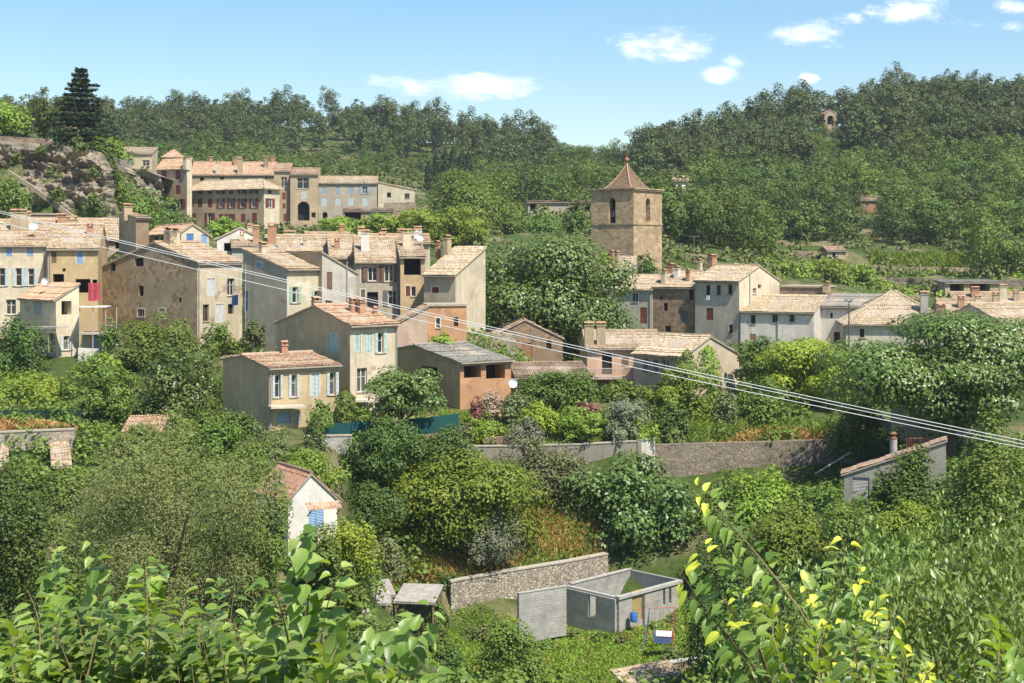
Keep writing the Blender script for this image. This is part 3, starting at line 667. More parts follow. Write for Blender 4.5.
house('village_house', 'low whitewashed house with peeling front and tiled lean-to roof', 'house', (814,160), None, 64, 352, 312.5, 'shed_L', l=740.5, Lu=6, rise_py=296, wl=WHITEP, rmat=TERRA_P, WL=[(753,319.5,5,9,'wb'), (775,318.5,6,8,'wb'), (792,318,5,8,'wb'), (753,337,6,6,'cb','wood')], pipes=[('L',778,0)])
house('village_house', 'flat brown attic block over the whitewashed house', 'house', (825,166), None, 64, 320, 287.5, 'flat', l=779.8, Lu=5, wl=BROWNP, WL=[(792.6,297,4,5,'w')], chim=[(826.5,.03,1.2,.5,TAN)])
house('village_house', 'whitewashed house with grey sheet roof beside the lamp post', 'house', (877,160), None, 64, 352, 307.5, 'shed_L', l=813.5, Lu=7, rise_py=295, wl=WHITEP, rmat=FIBRO, WL=[(831.5,315.5,2.5,5,'d'), (837,337,6,10,'wb')])
house('village_house', 'wide house with a large hipped terracotta roof behind the chestnut', 'house', (846,154), 952, -9, 355, 322, 'hip', D=11, rise_py=291.5, wl=plaster((.52,.49,.38), .4), rmat=TERRA_P, WR=[(862,333,5,9,'wb')], chim=[(924,.16,1.0,2.1,plaster((.40,.37,.33), .4)), (940.5,.55,1.3,1.5,BROWNP)], over=.5)
house('village_house', 'orange-roofed house with several chimneys past the hipped roof', 'house', (945,164), 1006, -6, 355, 321, 'gx', D=10, rise=2.3, wl=CREAM2, rmat=TERRA, chim=[(961,.3,.9,1.3,BRICKC), (978,.25,.9,1.6,CREAM2), (996,.35,.9,1.5,TAN)])
house('village_house', 'house with jumbled tiled roofs at the far end of the row', 'house', (958,178), 1060, -6, 340, 309, 'gx', D=10, rise=1.9, wl=PINKP, rmat=TERRA, chim=[(975,.35,1.2,1.2,BRICKC), (1003,.3,1.1,1.7,CREAM2), (1016,.25,.8,1.2,TAN)])
house('village_house', 'cream end house with a sunlit wall at the edge of the village', 'house', (1001,150), 1065, 25, 352, 322, 'gx', D=9, rise=1.7, wl=CREAM2, wr=CREAM, rmat=TERRA_P, WR=[(1012,333,4,9,'c','grey')])
house('village_house', 'house with pale wall half hidden by the chestnut tree', 'house', (956,112), 976, 42, 446, 388, 'shed_R', D=6, rise=1.2, wl=CREAM2, wr=CREAM, rmat=TERRA, cornice=False)
house('lean_to', 'pale lean-to garage with a long slanting roof edge and ivy', 'garage', (844,97), 946, -15, 510, 474.5, 'shed_L', D=1.8, rise_py=441.5, wl=plaster((.33,.315,.265), .8), rmat=TERRA_B, WR=[(861,487,17,19,'D','grey')], over=.2, cornice=False)  # plaster darkened so its colour carries the shade of the chestnut
house('garden_house', 'small white gabled house with red tiles and blue curtained window', 'house', (288,86), 337, 34, 568, 500, 'gy', l=258, ridge=.46, rise_py=474, wl=WHITEC, wr=WHITEC, rmat=tiles((.35,.19,.12), .5, .3), WR=[(316,519,15,19,'c','sblue')], over=.25, cornice=False)
# ------------------------------------------------------------------ upper village
house('villa', 'pale yellow villa on top of the rock outcrop', 'house', (115,287), 152, 6, 174, 153.5, 'shed_R', D=8, rise_py=147.5, wl=plaster((.56,.46,.29), .3), rmat=TERRA_P, WR=[(126,162,14,7,'w'), (146,163,7,6,'w')], tile=.3)
house('villa', 'round-looking hip-roofed house peeking over the hotel tower', 'house', (163,302), 184, 10, 178, 156.5, 'hip', D=6, rise_py=150, wl=HOTEL, rmat=TERRA_O, tile=.3)
house('hotel_tower', 'square tan tower block with red shutters at the end of the mansion', 'building', (187,281), 192, 58, 229, 167, 'shed_L', l=157, rise_py=159, wl=HOTEL2, wr=CREAM, rmat=TERRA_O, tile=.3,
      WL=[(164,175,5,9,'c','red'), (178,175,5,9,'c','red'), (165,189.5,5,7,'c','red'), (178,189.7,5,9,'c','red'), (172,203.5,4,9,'c','red'), (179.5,203.5,6,9,'o','red'), (172,216,4,5,'d'), (181.5,217,5,5,'d')], chim=[(186.5,.03,1.5,1.7,CREAM)])
house('mansion', 'long tan mansion with three rows of dark red shutters', 'building', (264,277), 279.5, 60, 229, 187, 'hip', l=187.5, rise_py=180.5, wl=HOTEL, wr=CREAM, rmat=TERRA_P, tile=.3, over=.6,
      WL=[(192,190.8,4.5,6.5,'w'), (199.8,190.8,4.5,6.5,'c','red'), (209.8,190.8,4.5,6.5,'c','red'), (221,190.8,4,6.5,'o','red'), (231,190.8,4.5,6.5,'c','red'), (242.5,190.8,4.5,6.5,'o','red'), (254,190.8,4.5,6.5,'o','red'),
          (192,203,3,9,'c','red'), (200,203,4.5,9,'c','red'), (210,203,4.5,9,'c','red'), (221,203,4,9,'o','red'), (231.5,203,4,9,'o','red'), (242.5,203,4.5,9,'o','red'), (254,203,4.5,9,'o','red'),
          (193.5,219.5,5,12,'c','red'), (210,218.5,5,11,'o','red'), (221,218,4.5,8,'c','red'), (230,218,5,8,'o','red'), (243,218,4.5,8,'c','red'), (254.3,218,5,10,'c','red')],
      WR=[(269.8,190.8,4,6,'wb'), (270,203,4.5,9,'o','red')])
house('village_house', 'long rear house with orange roof and row of tiny attic windows', 'building', (190,293), 274, 4, 232, 174.5, 'gx', D=12, rise_py=162.5, wl=HOTEL2, rmat=TERRA_O, tile=.3,
      WR=[(202,179,4,3.5,'d'), (222,178.5,4,3,'d'), (246,178,2.4,3,'w'), (251,178,2.4,3,'w'), (256,178,2.4,3,'w'), (261,178,2.4,3,'w'), (266,178,2.4,3,'w')], chim=[(218,.03,1.2,2.4,CREAM), (240,.03,1.3,3.2,HOTEL), (238,.4,2.2,1.4,BRICKC), (211,.5,1.0,1.0,BRICKC), (266,.3,1.2,2.2,BROWNP), (273,.5,1.0,1.2,BRICKC)])
house('village_house', 'narrow tall tan house wedged beside the mansion with blue glazing', 'building', (274,284), 290, 6, 229, 171, 'shed_R', D=8, rise=2.0, wl=HOTEL2, rmat=TERRA_O, tile=.3, WR=[(284,182,6,10,'w'), (284,196,3.5,7,'c','red'), (284,206,3,5,'c','red'), (285,217.5,3,7,'c','red')])
house('gate_house', 'tan gatehouse pierced by a dark archway', 'building', (290.3,283), 318, 5, 229, 174.5, 'shed_R', D=9, rise_py=168, wl=HOTEL, rmat=TERRA_O, tile=.3, WR=[(303,183,12,11,'w'), (304,195,5,8,'c','pale'), (303.6,211,12,19,'a'), (313.5,215,4,5,'d')])
house('village_house', 'grey-beige town hall block with rows of pale blue shutters', 'building', (318.5,285), 377, 4, 229, 183, 'gx', D=9, rise_py=177, wl=HOTEL3, rmat=TERRA_P, tile=.3,
      WR=[(324,190.6,5,7,'c','blue'), (338,190.6,4,8,'c','blue'), (351,190.6,5,7,'c','blue'), (364.8,190.4,5,7,'o','blue'), (324,202,5,8,'c','pale'), (338,202,5,8,'c','pale'), (351,202,5,8,'c','pale'), (365,202,5,8,'c','pale'), (325,216,5,8,'a')])
house('village_house', 'pale house with a roof sloping down past the town hall block', 'house', (378,286), 415, 6, 226, 182.5, 'shed_Rb', D=9, rise_py=190, wl=CREAM2, rmat=TERRA_O, tile=.3, WR=[(407,196,5,5,'wb'), (389,195,4,5,'d')], cornice=False)
house('pavilion', 'low flat cafe building with a blue awning behind the clipped planes', 'building', (343,261), 393, 4, 229, 211, 'shed_R', D=5, rise=.7, wl=HOTEL2, rmat=TERRA_B, tile=.3, WR=[(353,216.5,16,8,'v'), (376,216.5,15,8,'c','sblue')], cornice=False)
# ------------------------------------------------------------------ on the hills
house('villa', 'white villa among trees on the slope behind the bell tower', 'house', (672,300), 692, 12, 196, 181, 'gx', D=7, rise=1.2, wl=WHITEC, rmat=TERRA_P, tile=.3, WR=[(680,187,4,5,'w'), (687,187,3,5,'w')])
house('farm_building', 'long low terrace building with dark openings beside the ivy bank', 'building', (528,263), 593, 4, 216, 202.5, 'shed_R', D=5, rise=.5, wl=HOTEL3, rmat=TERRA_B, tile=.3, WR=[(533,207.5,6,7,'v'), (545,207.5,7,5,'v'), (575,208,9,6,'v'), (588,208.5,5,6,'v')], cornice=False)
house('hut', 'tiny stone hut with a tiled roof on the terraces', 'hut', (827,248), 846, 15, 258, 250.5, 'gx', D=3, rise=.6, wl=TAN, rmat=TERRA_B, tile=.3, WR=[(834,255,3,5,'d')])
house('pavilion', 'low flat-roofed pavilion with a dark open front on the terraces', 'building', (945,203), 1002, 6, 296, 283, 'shed_R', D=4, rise=.3, wl=TAN, rmat=FIBRO, tile=.3, WR=[(957,288,14,8,'v'), (980,288,20,8,'v')], cornice=False)
house('cottage', 'orange cottage almost hidden in the trees of the far hill', 'house', (860,296), 880, 10, 212, 200, 'gx', D=5, rise=1.0, wl=plaster((.38,.22,.12), .3), rmat=TERRA_B, tile=.3, WR=[(867,204,3,4,'w')])
house('chapel', 'small stone chapel with an open arch on top of the wooded hill', 'chapel', (824.5,428), 836.5, 8, 133, 113.5, 'gy', D=3.5, ridge=.5, rise_py=110, wl=TAN, rmat=TERRA_B, tile=.35, WR=[(830.5,120,6.5,9,'a')], cornice=False, over=.3)
house('villa', 'white house with a terrace on the cliff edge beside the cedar', 'house', (54,212), 74, 8, 144, 131.5, 'gx', D=5, rise=1.1, wl=WHITEC, rmat=TERRA_P, tile=.3, WR=[(60,137,5,6,'d'), (68,137,4,6,'d')])
house('cottage', 'small tiled outbuilding behind the feathery grey-green tree', 'shed', (122,104), 160, 8, 446, 433, 'shed_R', D=5, rise=.6, wl=PINKP, rmat=TERRA_O, cornice=False)
house('garden_shed', 'low pink-tiled shed below the terrace wall by a dark tree', 'shed', (53,96), 70, 20, 482, 466, 'shed_R', D=4, rise=1.0, wl=PINKP, rmat=TERRA, cornice=False)
house('garden_shed', 'low orange-tiled shed at the far west end of the rubble terrace wall', 'shed', (-22,95), 7, 20, 484, 468, 'shed_R', D=4, rise=.9, wl=PINKP, rmat=TERRA, cornice=False)

# ------------------------------------------------------------------ bell tower
def bell_tower():
    C, l, r, a = (633.6, 190), 662, 591.3, R(55)
    Y0 = C[1]; cx = XP(C[0], Y0); ux, uy = math.cos(a), math.sin(a); vx, vy = -uy, ux
    k = (l-CXP)/F; Lu = (k*Y0-cx)/(ux-k*uy); k = (r-CXP)/F; Lv = (k*Y0-cx)/(vx-k*vy)
    zb = ZP(268, Y0); H = ZP(190, Y0)-zb; Hs = ZP(224.5, Y0)-zb
    root = empty('bell_tower', (cx, Y0, zb), a); tag(root, 'square stone bell tower with arched openings and glazed tile spire', 'bell tower')
    m = stone((.41,.30,.18), 1.7, (.43,.33,.21), .75, 1.5, .03)
    w = MB()
    def face(T, L, cs, wd, z0, z1):
        s0, s1 = cs-wd/2, cs+wd/2
        for q0, q1 in ((0, s0), (s1, L)): w.poly([T(q0,0,-4), T(q1,0,-4), T(q1,0,H), T(q0,0,H)])
        w.poly([T(s0,0,-4), T(s1,0,-4), T(s1,0,z0), T(s0,0,z0)])
        zc = z1 - wd/2; n = 12
        arc = [(cs + wd/2*math.cos(math.pi*i/n), zc + wd/2*math.sin(math.pi*i/n)) for i in range(n+1)]
        w.poly([T(s1,0,zc), T(s1,0,H), T(s0,0,H), T(s0,0,zc)] + [T(x,0,z) for x, z in reversed(arc[1:-1])])
        prof = [(s0,z0)] + [(s1,z0)] + arc
        for i in range(len(prof)):
            p, q = prof[i], prof[(i+1) % len(prof)]; w.poly([T(p[0],0,p[1]), T(q[0],0,q[1]), T(q[0],.9,q[1]), T(p[0],.9,p[1])])
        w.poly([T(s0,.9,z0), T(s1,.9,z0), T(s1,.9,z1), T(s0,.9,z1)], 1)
    z0, z1 = ZP(223, Y0)-zb, ZP(197.5, Y0)-zb
    face(lambda s,d,z: (s,d,z), Lu, Lu*.50, .78*Lu/5, z0+.2, z1); face(lambda s,d,z: (d,s,z), Lv, Lv*.50, 1.05, z0, z1)
    face(lambda s,d,z: (s,Lv-d,z), Lu, Lu*.50, 1.0, z0, z1); face(lambda s,d,z: (Lu-d,s,z), Lv, Lv*.50, 1.0, z0, z1)
    w.poly([(0,0,H-.05),(Lu,0,H-.05),(Lu,Lv,H-.05),(0,Lv,H-.05)])
    w.build('wall', [m, DARK], root)
    b = MB()
    for z, o, t in ((Hs, .10, .22), (H-.02, .22, .20), (H+.18, .32, .16)):
        b.box(-o, Lu+o, -o, Lv+o, z, z+t)
    b.build('cornice', m, root)
    for T, L in ((lambda s,d,z: (d,s,z), Lv),):
        q = MB(); q.lathe((.55, Lv*.5, z0+.9), [(.42,0),(.40,.15),(.30,.45),(.24,.75),(.12,.9),(0,.92)], 14); q.build('bell', plain((.20,.17,.09), .4, .5, .3, .8, 'bronze'), root)
    # concave tiled spire
    t = NT('glazed_tiles'); uv = t.N('ShaderNodeUVMap').outputs[0]; fl = t.N('ShaderNodeVectorMath', operation='FLOOR', i={0: uv}).outputs[0]
    wn = t.N('ShaderNodeTexWhiteNoise', i={'Vector': fl}).outputs['Value']
    col = t.ramp(wn, [(0, (.12,.075,.045)), (.35, (.20,.115,.065)), (.65, (.17,.125,.06)), (.85, (.09,.095,.045)), (1, (.25,.10,.055))])
    gm = t.done(t.bsdf(col, .45, None, .4))
    sp = MB(); zc = H+.34; cxx, cyy = Lu/2, Lv/2; nlev = 15
    def rad(u): return .60*(.72*(1-u) + .28*(1-u)**3.0) + .03
    zt = ZP(163, Y0)-zb - zc
    for sd in range(4):
        for i in range(nlev):
            for j in range(8):
                u0, u1 = i/nlev, (i+1)/nlev
                pts = []
                for (u, f) in ((u0, j/8), (u0, (j+1)/8), (u1, (j+1)/8), (u1, j/8)):
                    e = rad(u); f_ = (f*2-1)*e
                    x, y = [(f_, -e), (e, f_), (-f_, e), (-e, -f_)][sd]
                    pts.append((cxx + x*(Lu/2+.0), cyy + y*(Lv/2), zc + u*zt))
                V = np.array(pts); sp.grid(V, [[0,1,2,3]], np.array([[j+.5+sd*10, i+.5]]))
    spo = sp.build('spire', gm, root)
    hips = MB()
    for sx, sy in ((-1,-1),(1,-1),(1,1),(-1,1)):
        hp = MB(); hp.tube([(cxx+sx*rad(i/8)*Lu/2, cyy+sy*rad(i/8)*Lv/2, zc+i/8*zt+.02) for i in range(9)], .10, 6); hp.build('hip_ridge', plain((.40,.24,.16), .6, .3, .2, name='hip_tiles'), spo)
    f = MB(); f.lathe((cxx, cyy, zc+zt-.1), [(.20,0),(.26,.15),(.14,.3),(.12,.55),(.30,.72),(.34,.9),(.22,1.1),(.06,1.25),(.035,1.4)], 10); f.build('finial', plain((.36,.15,.09), .6, .3, .3, name='finial_clay'), root)
    f = MB(); f.tube([(cxx,cyy,zc+zt+1.2),(cxx,cyy,zc+zt+3.0)], .035, 5); f.tube([(cxx-.35,cyy,zc+zt+2.35),(cxx+.35,cyy,zc+zt+2.35)], .03, 5); f.build('iron_cross', RUST, root)
bell_tower()
# ------------------------------------------------------------------ free-standing walls
RUBBLE = stone((.46,.41,.32), 5.0, (.22,.19,.145), .95, 1.2, .08); RUBBLE_D = stone((.25,.215,.165), 4.0, (.20,.175,.13), .8, 1.5, .06); RUBBLE_G = stone((.40,.36,.29), 3.0, (.36,.32,.25), .6, 1.3)
COPE = plain((.42,.37,.29), .9, .1, .35, name='coping_stone'); CEM = plain((.40,.385,.35), .9, .1, .3, name='cement')
def stone_wall(name, label, cat, pts, hts, thick, m, cope=None, group=None, retain=False):
    """a wall along picture points (px, py of its top, Y), hts metres down from the top"""
    T = [P(*p) for p in pts]; root_z = min(t.z - h for t, h in zip(T, hts)); base = T[0].copy(); base.z = T[0].z - hts[0]
    root = empty(name, base); tag(root, label, cat, group)
    if retain:
        for i in range(len(T)-1):
            d = T[i+1]-T[i]; nr = Vector((-d.y, d.x, 0)).normalized(); n = max(1, int(d.length/2.5))
            for j in range(n+1):
                q = T[i].lerp(T[i+1], j/n); h_ = hts[i] + (hts[i+1]-hts[i])*j/n
                f = q - nr*.6; b_ = q + nr*(thick+.5); WPADS.append((f.x, f.y, q.z - h_ + .25)); WPADS.append((b_.x, b_.y, q.z - .12))
    w = MB(); c = MB()
    for i in range(len(T)-1):
        d = (T[i+1]-T[i]); d.z = 0; d.normalize(); nrm = Vector((-d.y, d.x, 0)) * thick
        n = max(1, int((T[i+1]-T[i]).length/1.5))
        for j in range(n):
            A = T[i].lerp(T[i+1], j/n) - base; B = T[i].lerp(T[i+1], (j+1)/n) - base
            hA = hts[i] + (hts[i+1]-hts[i])*j/n; hB = hts[i] + (hts[i+1]-hts[i])*(j+1)/n
            zA, zB = Vector((0,0,hA)), Vector((0,0,hB))
            w.hexa([A-zA, B-zB, B-zB+nrm, A-zA+nrm, A, B, B+nrm, A+nrm])
            if cope:
                e = nrm.normalized()*.05; u = Vector((0,0,.10)); l_ = Vector((0,0,.003))
                c.hexa([A-e+l_, B-e+l_, B+nrm+e+l_, A+nrm+e+l_, A-e+u, B-e+u, B+nrm+e+u, A+nrm+e+u])
    w.build('wall', m, root)
    if cope: c.build('coping', cope, root)
    return root
stone_wall('stone_wall', 'pale rubble retaining wall below the poppy meadow', 'wall', [(451,583,98.3),(461,580.5,98.5),(520,570,100.2),(570,562,102),(608,554.5,103.6)], [3.2,3.2,3.4,3.6,3.6], .5, RUBBLE, COPE, retain=True)
stone_wall('stone_wall', 'long dark retaining wall with streaks of light below the garden path', 'wall', [(652,445,111.6),(700,443.5,112.2),(760,442,112.8),(800,440.5,113),(856,440,113)], [4.2,4,3.6,3.4,3.2], .6, RUBBLE_D, None, retain=True)
stone_wall('stone_wall', 'low grey garden wall under the olive bushes ending in a white block', 'wall', [(462,447,108.6),(520,446.5,109),(580,445,109.4),(642,441.5,109.8)], [2.0,2.0,2.6,2.2], .35, plaster((.29,.26,.21), 1.0, .2), COPE, retain=True)
stone_wall('wall_end', 'short bright whitewashed wall end beside the dark retaining wall', 'wall', [(641.5,441,109.5),(655,438.5,111.5)], [2.4,2.4], .35, plaster((.62,.57,.48), .4), COPE)
stone_wall('stone_wall', 'rubble terrace wall with round weep holes below the green screen fence', 'wall', [(-140,434,99.6),(0,433,99.8),(74,430,100.2)], [2.4,2.4,2.4], .5, RUBBLE_G, COPE, retain=True)
stone_wall('stone_wall', 'narrow grey ledge wall in front of the teal netting', 'wall', [(304,437,103),(352,436,103.4)], [1.4,1.4], .3, CEM, COPE)
stone_wall('stone_wall', 'rough pale garden wall between the brick house and the stone barn', 'wall', [(466,331,138),(516,334,138)], [2.6,2.4], .4, stone((.40,.34,.25), 2.5), None)
stone_wall('stone_wall', 'low dark wall under the branches of the lime green tree', 'wall', [(742,410,121),(842,409,122)], [1.8,1.8], .4, RUBBLE_D, None)
stone_wall('stone_wall', 'old wall crowning the cliff with a dark doorway', 'wall', [(-120,136,205.5),(0,136,205.5),(52,139,205)], [3.2,3.2,3.0], .6, stone((.27,.21,.15), 2.0, (.24,.20,.15)), None)
stone_wall('stone_wall', 'ochre terrace wall among the bushes under the far wood', 'wall', [(776,250,252),(850,252,250)], [2.0,2.0], .5, stone((.46,.36,.23), 1.6), None, retain=True)
stone_wall('stone_wall', 'long upper terrace wall with sunny grass on top', 'wall', [(850,264.5,248),(960,267.5,244),(1050,269,241)], [2.0,2.0,2.0], .5, stone((.46,.37,.25), 1.6), None, retain=True)
stone_wall('stone_wall', 'lower dry terrace wall at the edge of the vegetable plots', 'wall', [(880,277.5,228),(950,279,224),(1060,281,217)], [1.8,1.8,1.8], .5, stone((.30,.25,.19), 1.6), None, retain=True)
stone_wall('stone_wall', 'terrace wall supporting the yard of the sloping-roofed pale house', 'wall', [(384,203,276),(416,202,276)], [3,3], .4, stone((.36,.28,.19), 1.6), None)
stone_wall('stone_wall', 'dark wall with pale cement edge behind the round dark bush', 'wall', [(650,668,86),(690,660,88),(722,655,90)], [2.2,2.4,2.6], .3, RUBBLE_D, CEM)
stone_wall('stone_wall', 'sloping parapet of the stairway across the cliff face', 'wall', [(8,170,195),(30,184,194),(50,199,193),(74,216,192)], [.7,.7,.7,.8], .4, plaster((.36,.29,.20), .6), None)
stone_wall('stone_wall', 'little white parapet beside the blue doors of the terrace', 'wall', [(78,348,130.5),(98,349,130.5)], [1.6,1.6], .25, WHITEC, None)

# ------------------------------------------------------------------ unfinished breeze-block building
BLK = blocks((.37,.355,.32)); BLK_SHADED = blocks((.36,.345,.31))  # second, slightly darker copy puts the side wall's shade into the block colour
def panel(mb, O, d, L, H, t, ops=(), m=0):
    """thick wall panel with rectangular openings; O base corner, d unit direction, thickness to the left"""
    O = Vector(O); d = Vector(d); nn = Vector((-d.y, d.x, 0))
    Q = lambda s, k, z: O + d*s + nn*(t*k) + Vector((0,0,z))
    ss = sorted({0, L, *[o[0] for o in ops], *[o[1] for o in ops]})
    for s0, s1 in zip(ss[:-1], ss[1:]):
        sm = (s0+s1)/2; z = -1.2
        for o in [o for o in ops if o[0] <= sm <= o[1]]:
            if o[2] > z: mb.hexa([Q(s0,0,z),Q(s1,0,z),Q(s1,1,z),Q(s0,1,z),Q(s0,0,o[2]),Q(s1,0,o[2]),Q(s1,1,o[2]),Q(s0,1,o[2])], m)
            z = o[3]
        if z < H: mb.hexa([Q(s0,0,z),Q(s1,0,z),Q(s1,1,z),Q(s0,1,z),Q(s0,0,H),Q(s1,0,H),Q(s1,1,H),Q(s0,1,H)], m)
def ruin():
    C = P(619, 624.5, 96); a = R(45)
    u = Vector((math.cos(a), math.sin(a), 0)); v = Vector((-u.y, u.x, 0))
    k = (681-CXP)/F; Lu = (k*C.y-C.x)/(u.x-k*u.y); k = (567.5-CXP)/F; Lv = (k*C.y-C.x)/(v.x-k*v.y)
    root = empty('block_building', C, a); tag(root, 'roofless unfinished building of grey breeze blocks with concrete edge beam', 'building')
    H = ZP(597, 96) - C.z
    def sR(px): k = (px-CXP)/F; return (k*C.y-C.x)/(u.x-k*u.y)
    def sL(px): k = (px-CXP)/F; return (k*C.y-C.x)/(v.x-k*v.y)
    w = MB(); panel(w, (0,0,0), (1,0,0), Lu, H-.18, .2, [(sR(632), sR(642.5), -.1, 2.05), (sR(663), sR(665.3), .45, 1.75), (sR(669), sR(671.5), .45, 1.75)]); w.build('front_wall', BLK, root)
    w = MB(); panel(w, (.2,Lv,0), (0,-1,0), Lv-.0, H-.18, .2, [(Lv-sL(590), Lv-sL(597.5)+.0, .1, H-.3)] if sL(590) > sL(597.5) else [], 0); 
    w2 = MB(); lo, hi = sorted((Lv-sL(590), Lv-sL(597.5))); panel(w2, (.0,Lv,0), (0,-1,0), Lv-.203, H-.18, -.2, [(lo, hi, .1, H-.3)]); w2.build('side_wall', BLK_SHADED, root)
    w = MB(); panel(w, (.2,Lv-.2,0), (1,0,0), Lu-.4, H+.05, .2); w.build('back_wall', BLK, root)
    w = MB(); panel(w, (Lu,.2,0), (0,1,0), Lv-.2, H+.05, .2); w.build('far_wall', BLK, root)
    b = MB(); b.box(-.08, Lu+.1, -.10, .26, H-.177, H+.03); b.build('edge_beam', CEM, root)
    b = MB(); b.box(-.06, .26, .262, Lv+.05, H-.177, H-.05); b.build('wall_coping', CEM, root)
    b = MB(); b.box(.2, Lu+.05, Lv-.25, Lv+.08, H+.053, H+.14); b.build('wall_coping', CEM, root)
    d = MB(); d.box(sR(632)+.02, sR(642.5)-.02, .08, .13, -.1, 2.0); dd = d.build('door', SHUT['ochre'], root)
    h = MB(); h.box(sR(641), sR(641)+.06, .02, .08, .9, 1.05); h.build('handle', ZINC, dd)
    p = MB(); p.box(sR(642.6), sR(642.6)+.22, -.03, .2, -1, H-.18); p.build('door_post', plain((.14,.10,.07), .9, .1, .4, name='old_wood'), root)
    # separate screen wall
    A = P(519, 626, 94.5); B = P(566.5, 614, 96.6); d = B-A; d.z = 0; L = d.length; d.normalize()
    r2 = empty('block_wall', A, math.atan2(d.y, d.x)); tag(r2, 'free-standing grey breeze-block screen wall in front of the rubble wall', 'wall')
    w = MB(); panel(w, (0,0,0), (1,0,0), L, ZP(594, 94.5)-A.z, .2); w.build('wall', BLK, r2)
    c = MB(); z = ZP(594, 94.5)-A.z; c.box(-.03, L+.03, -.03, .23, z+.003, z+.07); c.build('coping', CEM, r2)
ruin()
def corrug(mb, O, E, S, m=0, pitch=.09, amp=.02):
    O, E, S = Vector(O), Vector(E), Vector(S); n = max(4, int(E.length/pitch*2)); N = E.cross(S).normalized()
    V = []
    for j in range(2):
        for i in range(n+1): V.append(tuple(O + E*(i/n) + S*j + N*(amp*(i % 2))))
    Q = [[i, i+1, i+2+n, i+1+n] for i in range(n)]
    mb.grid(np.array(V), Q, None, m)
SHEET = plain((.36,.33,.29), .9, .15, .45, name='weathered_sheet'); WOOD = plain((.24,.18,.12), .9, .1, .5, name='old_timber')
for px, py, Y, w, d, rz, lab in ((376,589,91,2.2,2.6,15,'weathered grey shed roof highest of the three among the vines'), (377,598,88.5,1.7,1.7,10,'small weathered sheet roof in the middle of the garden sheds'), (419,594,90,2.7,3.0,-8,'broad pale boarded shed roof overgrown with ivy'), (359,616,84,1.5,2.2,20,'dark brown lean-to shed roof on wooden posts')):
    c = P(px, py, Y); root = empty('garden_shed', Vector((c.x, c.y, c.z-1.9)), R(rz)); tag(root, lab, 'shed')
    m = MB(); corrug(m, (-w/2,-d/2,1.75), (w,0,0), (0,d,.45)); m.box(-w/2,w/2,-d/2+.01,-d/2+.06,1.62,1.72); m.build('roof', SHEET, root)
    for sx in (-1,1):
        for sy, z in ((-1,1.6),(1,2.0)):
            q = MB(); q.box(sx*(w/2-.15)-.05, sx*(w/2-.15)+.05, sy*(d/2-.15)-.05, sy*(d/2-.15)+.05, -1.5, z); q.build('post', WOOD, root)
    q = MB(); q.box(-w/2+.2, w/2-.2, d/2-.2, d/2-.15, -1.2, 1.9); q.build('back_panel', WOOD, root)
# tiled shed at the lower edge
c = P(652, 681, 84); root = empty('garden_shed', Vector((c.x, c.y, c.z-1.6)), R(28)); tag(root, 'low shed with fluted clay tiles at the bottom of the lawn', 'shed')
m = MB(); tileplane(m, (-2.1,-1.3,1.5), (1,0,0), Vector((0,.97,.24)).normalized(), 4.2, 2.8, .2, .4, seed=5); m.poly([(-2.1,-1.3,1.46),(2.1,-1.3,1.46),(2.1,1.42,2.12),(-2.1,1.42,2.12)]); m.build('roof', TERRA_P, root)
m = MB(); m.box(-2.0,2.0,-1.1,1.2,-1.5,1.42); m.build('wall', RUBBLE_D, root)

# ------------------------------------------------------------------ swing, barrel, cart
BL = plain((.10,.14,.30), .5, .4, .15, name='blue_paint'); RD = plain((.42,.06,.05), .5, .4, .15, name='red_paint')
def swing():
    Y = 93; s = empty('garden_swing', P(655, 640, Y), R(8)); tag(s, 'metal children\'s swing frame with red and blue tubes on the lawn', 'swing')
    h = ZP(608, Y) - ZP(640, Y); x0, x1 = XP(649.5, Y)-XP(655, Y), XP(675, Y)-XP(655, Y)
    for x, mt in ((x0, BL), (x1, RD)):
        for sgn in (-1, 1):
            q = MB(); q.tube([(x + sgn*.35 - .35*(x < 0), sgn*.95, -.35), (x, 0, h)], .026, 6); q.build('leg', BL if sgn > 0 else mt, s)
    q = MB(); q.tube([(x0-.1,0,h),(x1+.1,0,h)], .026, 6); q.build('crossbar', RD, s)
    for x in (x0+.55, x1-.55):
        q = MB(); q.box(x-.22, x+.22, -.1, .1, .55, .6); st = q.build('seat', RD, s)
        for e in (-.2, .2):
            q = MB(); q.tube([(x+e,0,.6),(x+e,0,h)], .012, 4); q.build('rope', ZINC, st)
swing()
b = empty('water_barrel', P(633.8, 621, 96.2)); tag(b, 'small blue plastic barrel beside the ochre door', 'barrel')
q = MB(); q.lathe((0,0,-.05), [(0,0),(.24,0),(.27,.1),(.28,.3),(.27,.52),(.24,.6),(.22,.61)], 14); q.build('body', plain((.05,.18,.48), .45, .4, .15, name='blue_plastic'), b)
q = MB(); q.lathe((0,0,.562), [(.25,0),(.26,.04),(.20,.05),(0,.06)], 14); q.build('lid', BL, b)
c = empty('play_tent', P(663, 639, 91.5), R(-12)); tag(c, 'low white and blue toy playhouse lying on the grass under the swing', 'playhouse'); c.scale = (.78, .78, .72)
q = MB()
for i in range(8):
    t0, t1 = math.pi*i/8, math.pi*(i+1)/8
    q.poly([(-.55, -.42*math.cos(t0), .35+.38*math.sin(t0)), (.75, -.42*math.cos(t0), .35+.38*math.sin(t0)), (.75, -.42*math.cos(t1), .35+.38*math.sin(t1)), (-.55, -.42*math.cos(t1), .35+.38*math.sin(t1))])
q.build('cover', plain((.75,.72,.66), .6, .3, .12, name='white_plastic'), c)
q = MB(); q.box(-.75, -.553, -.40, .40, -.2, .62); q.build('end_panel', BL, c)
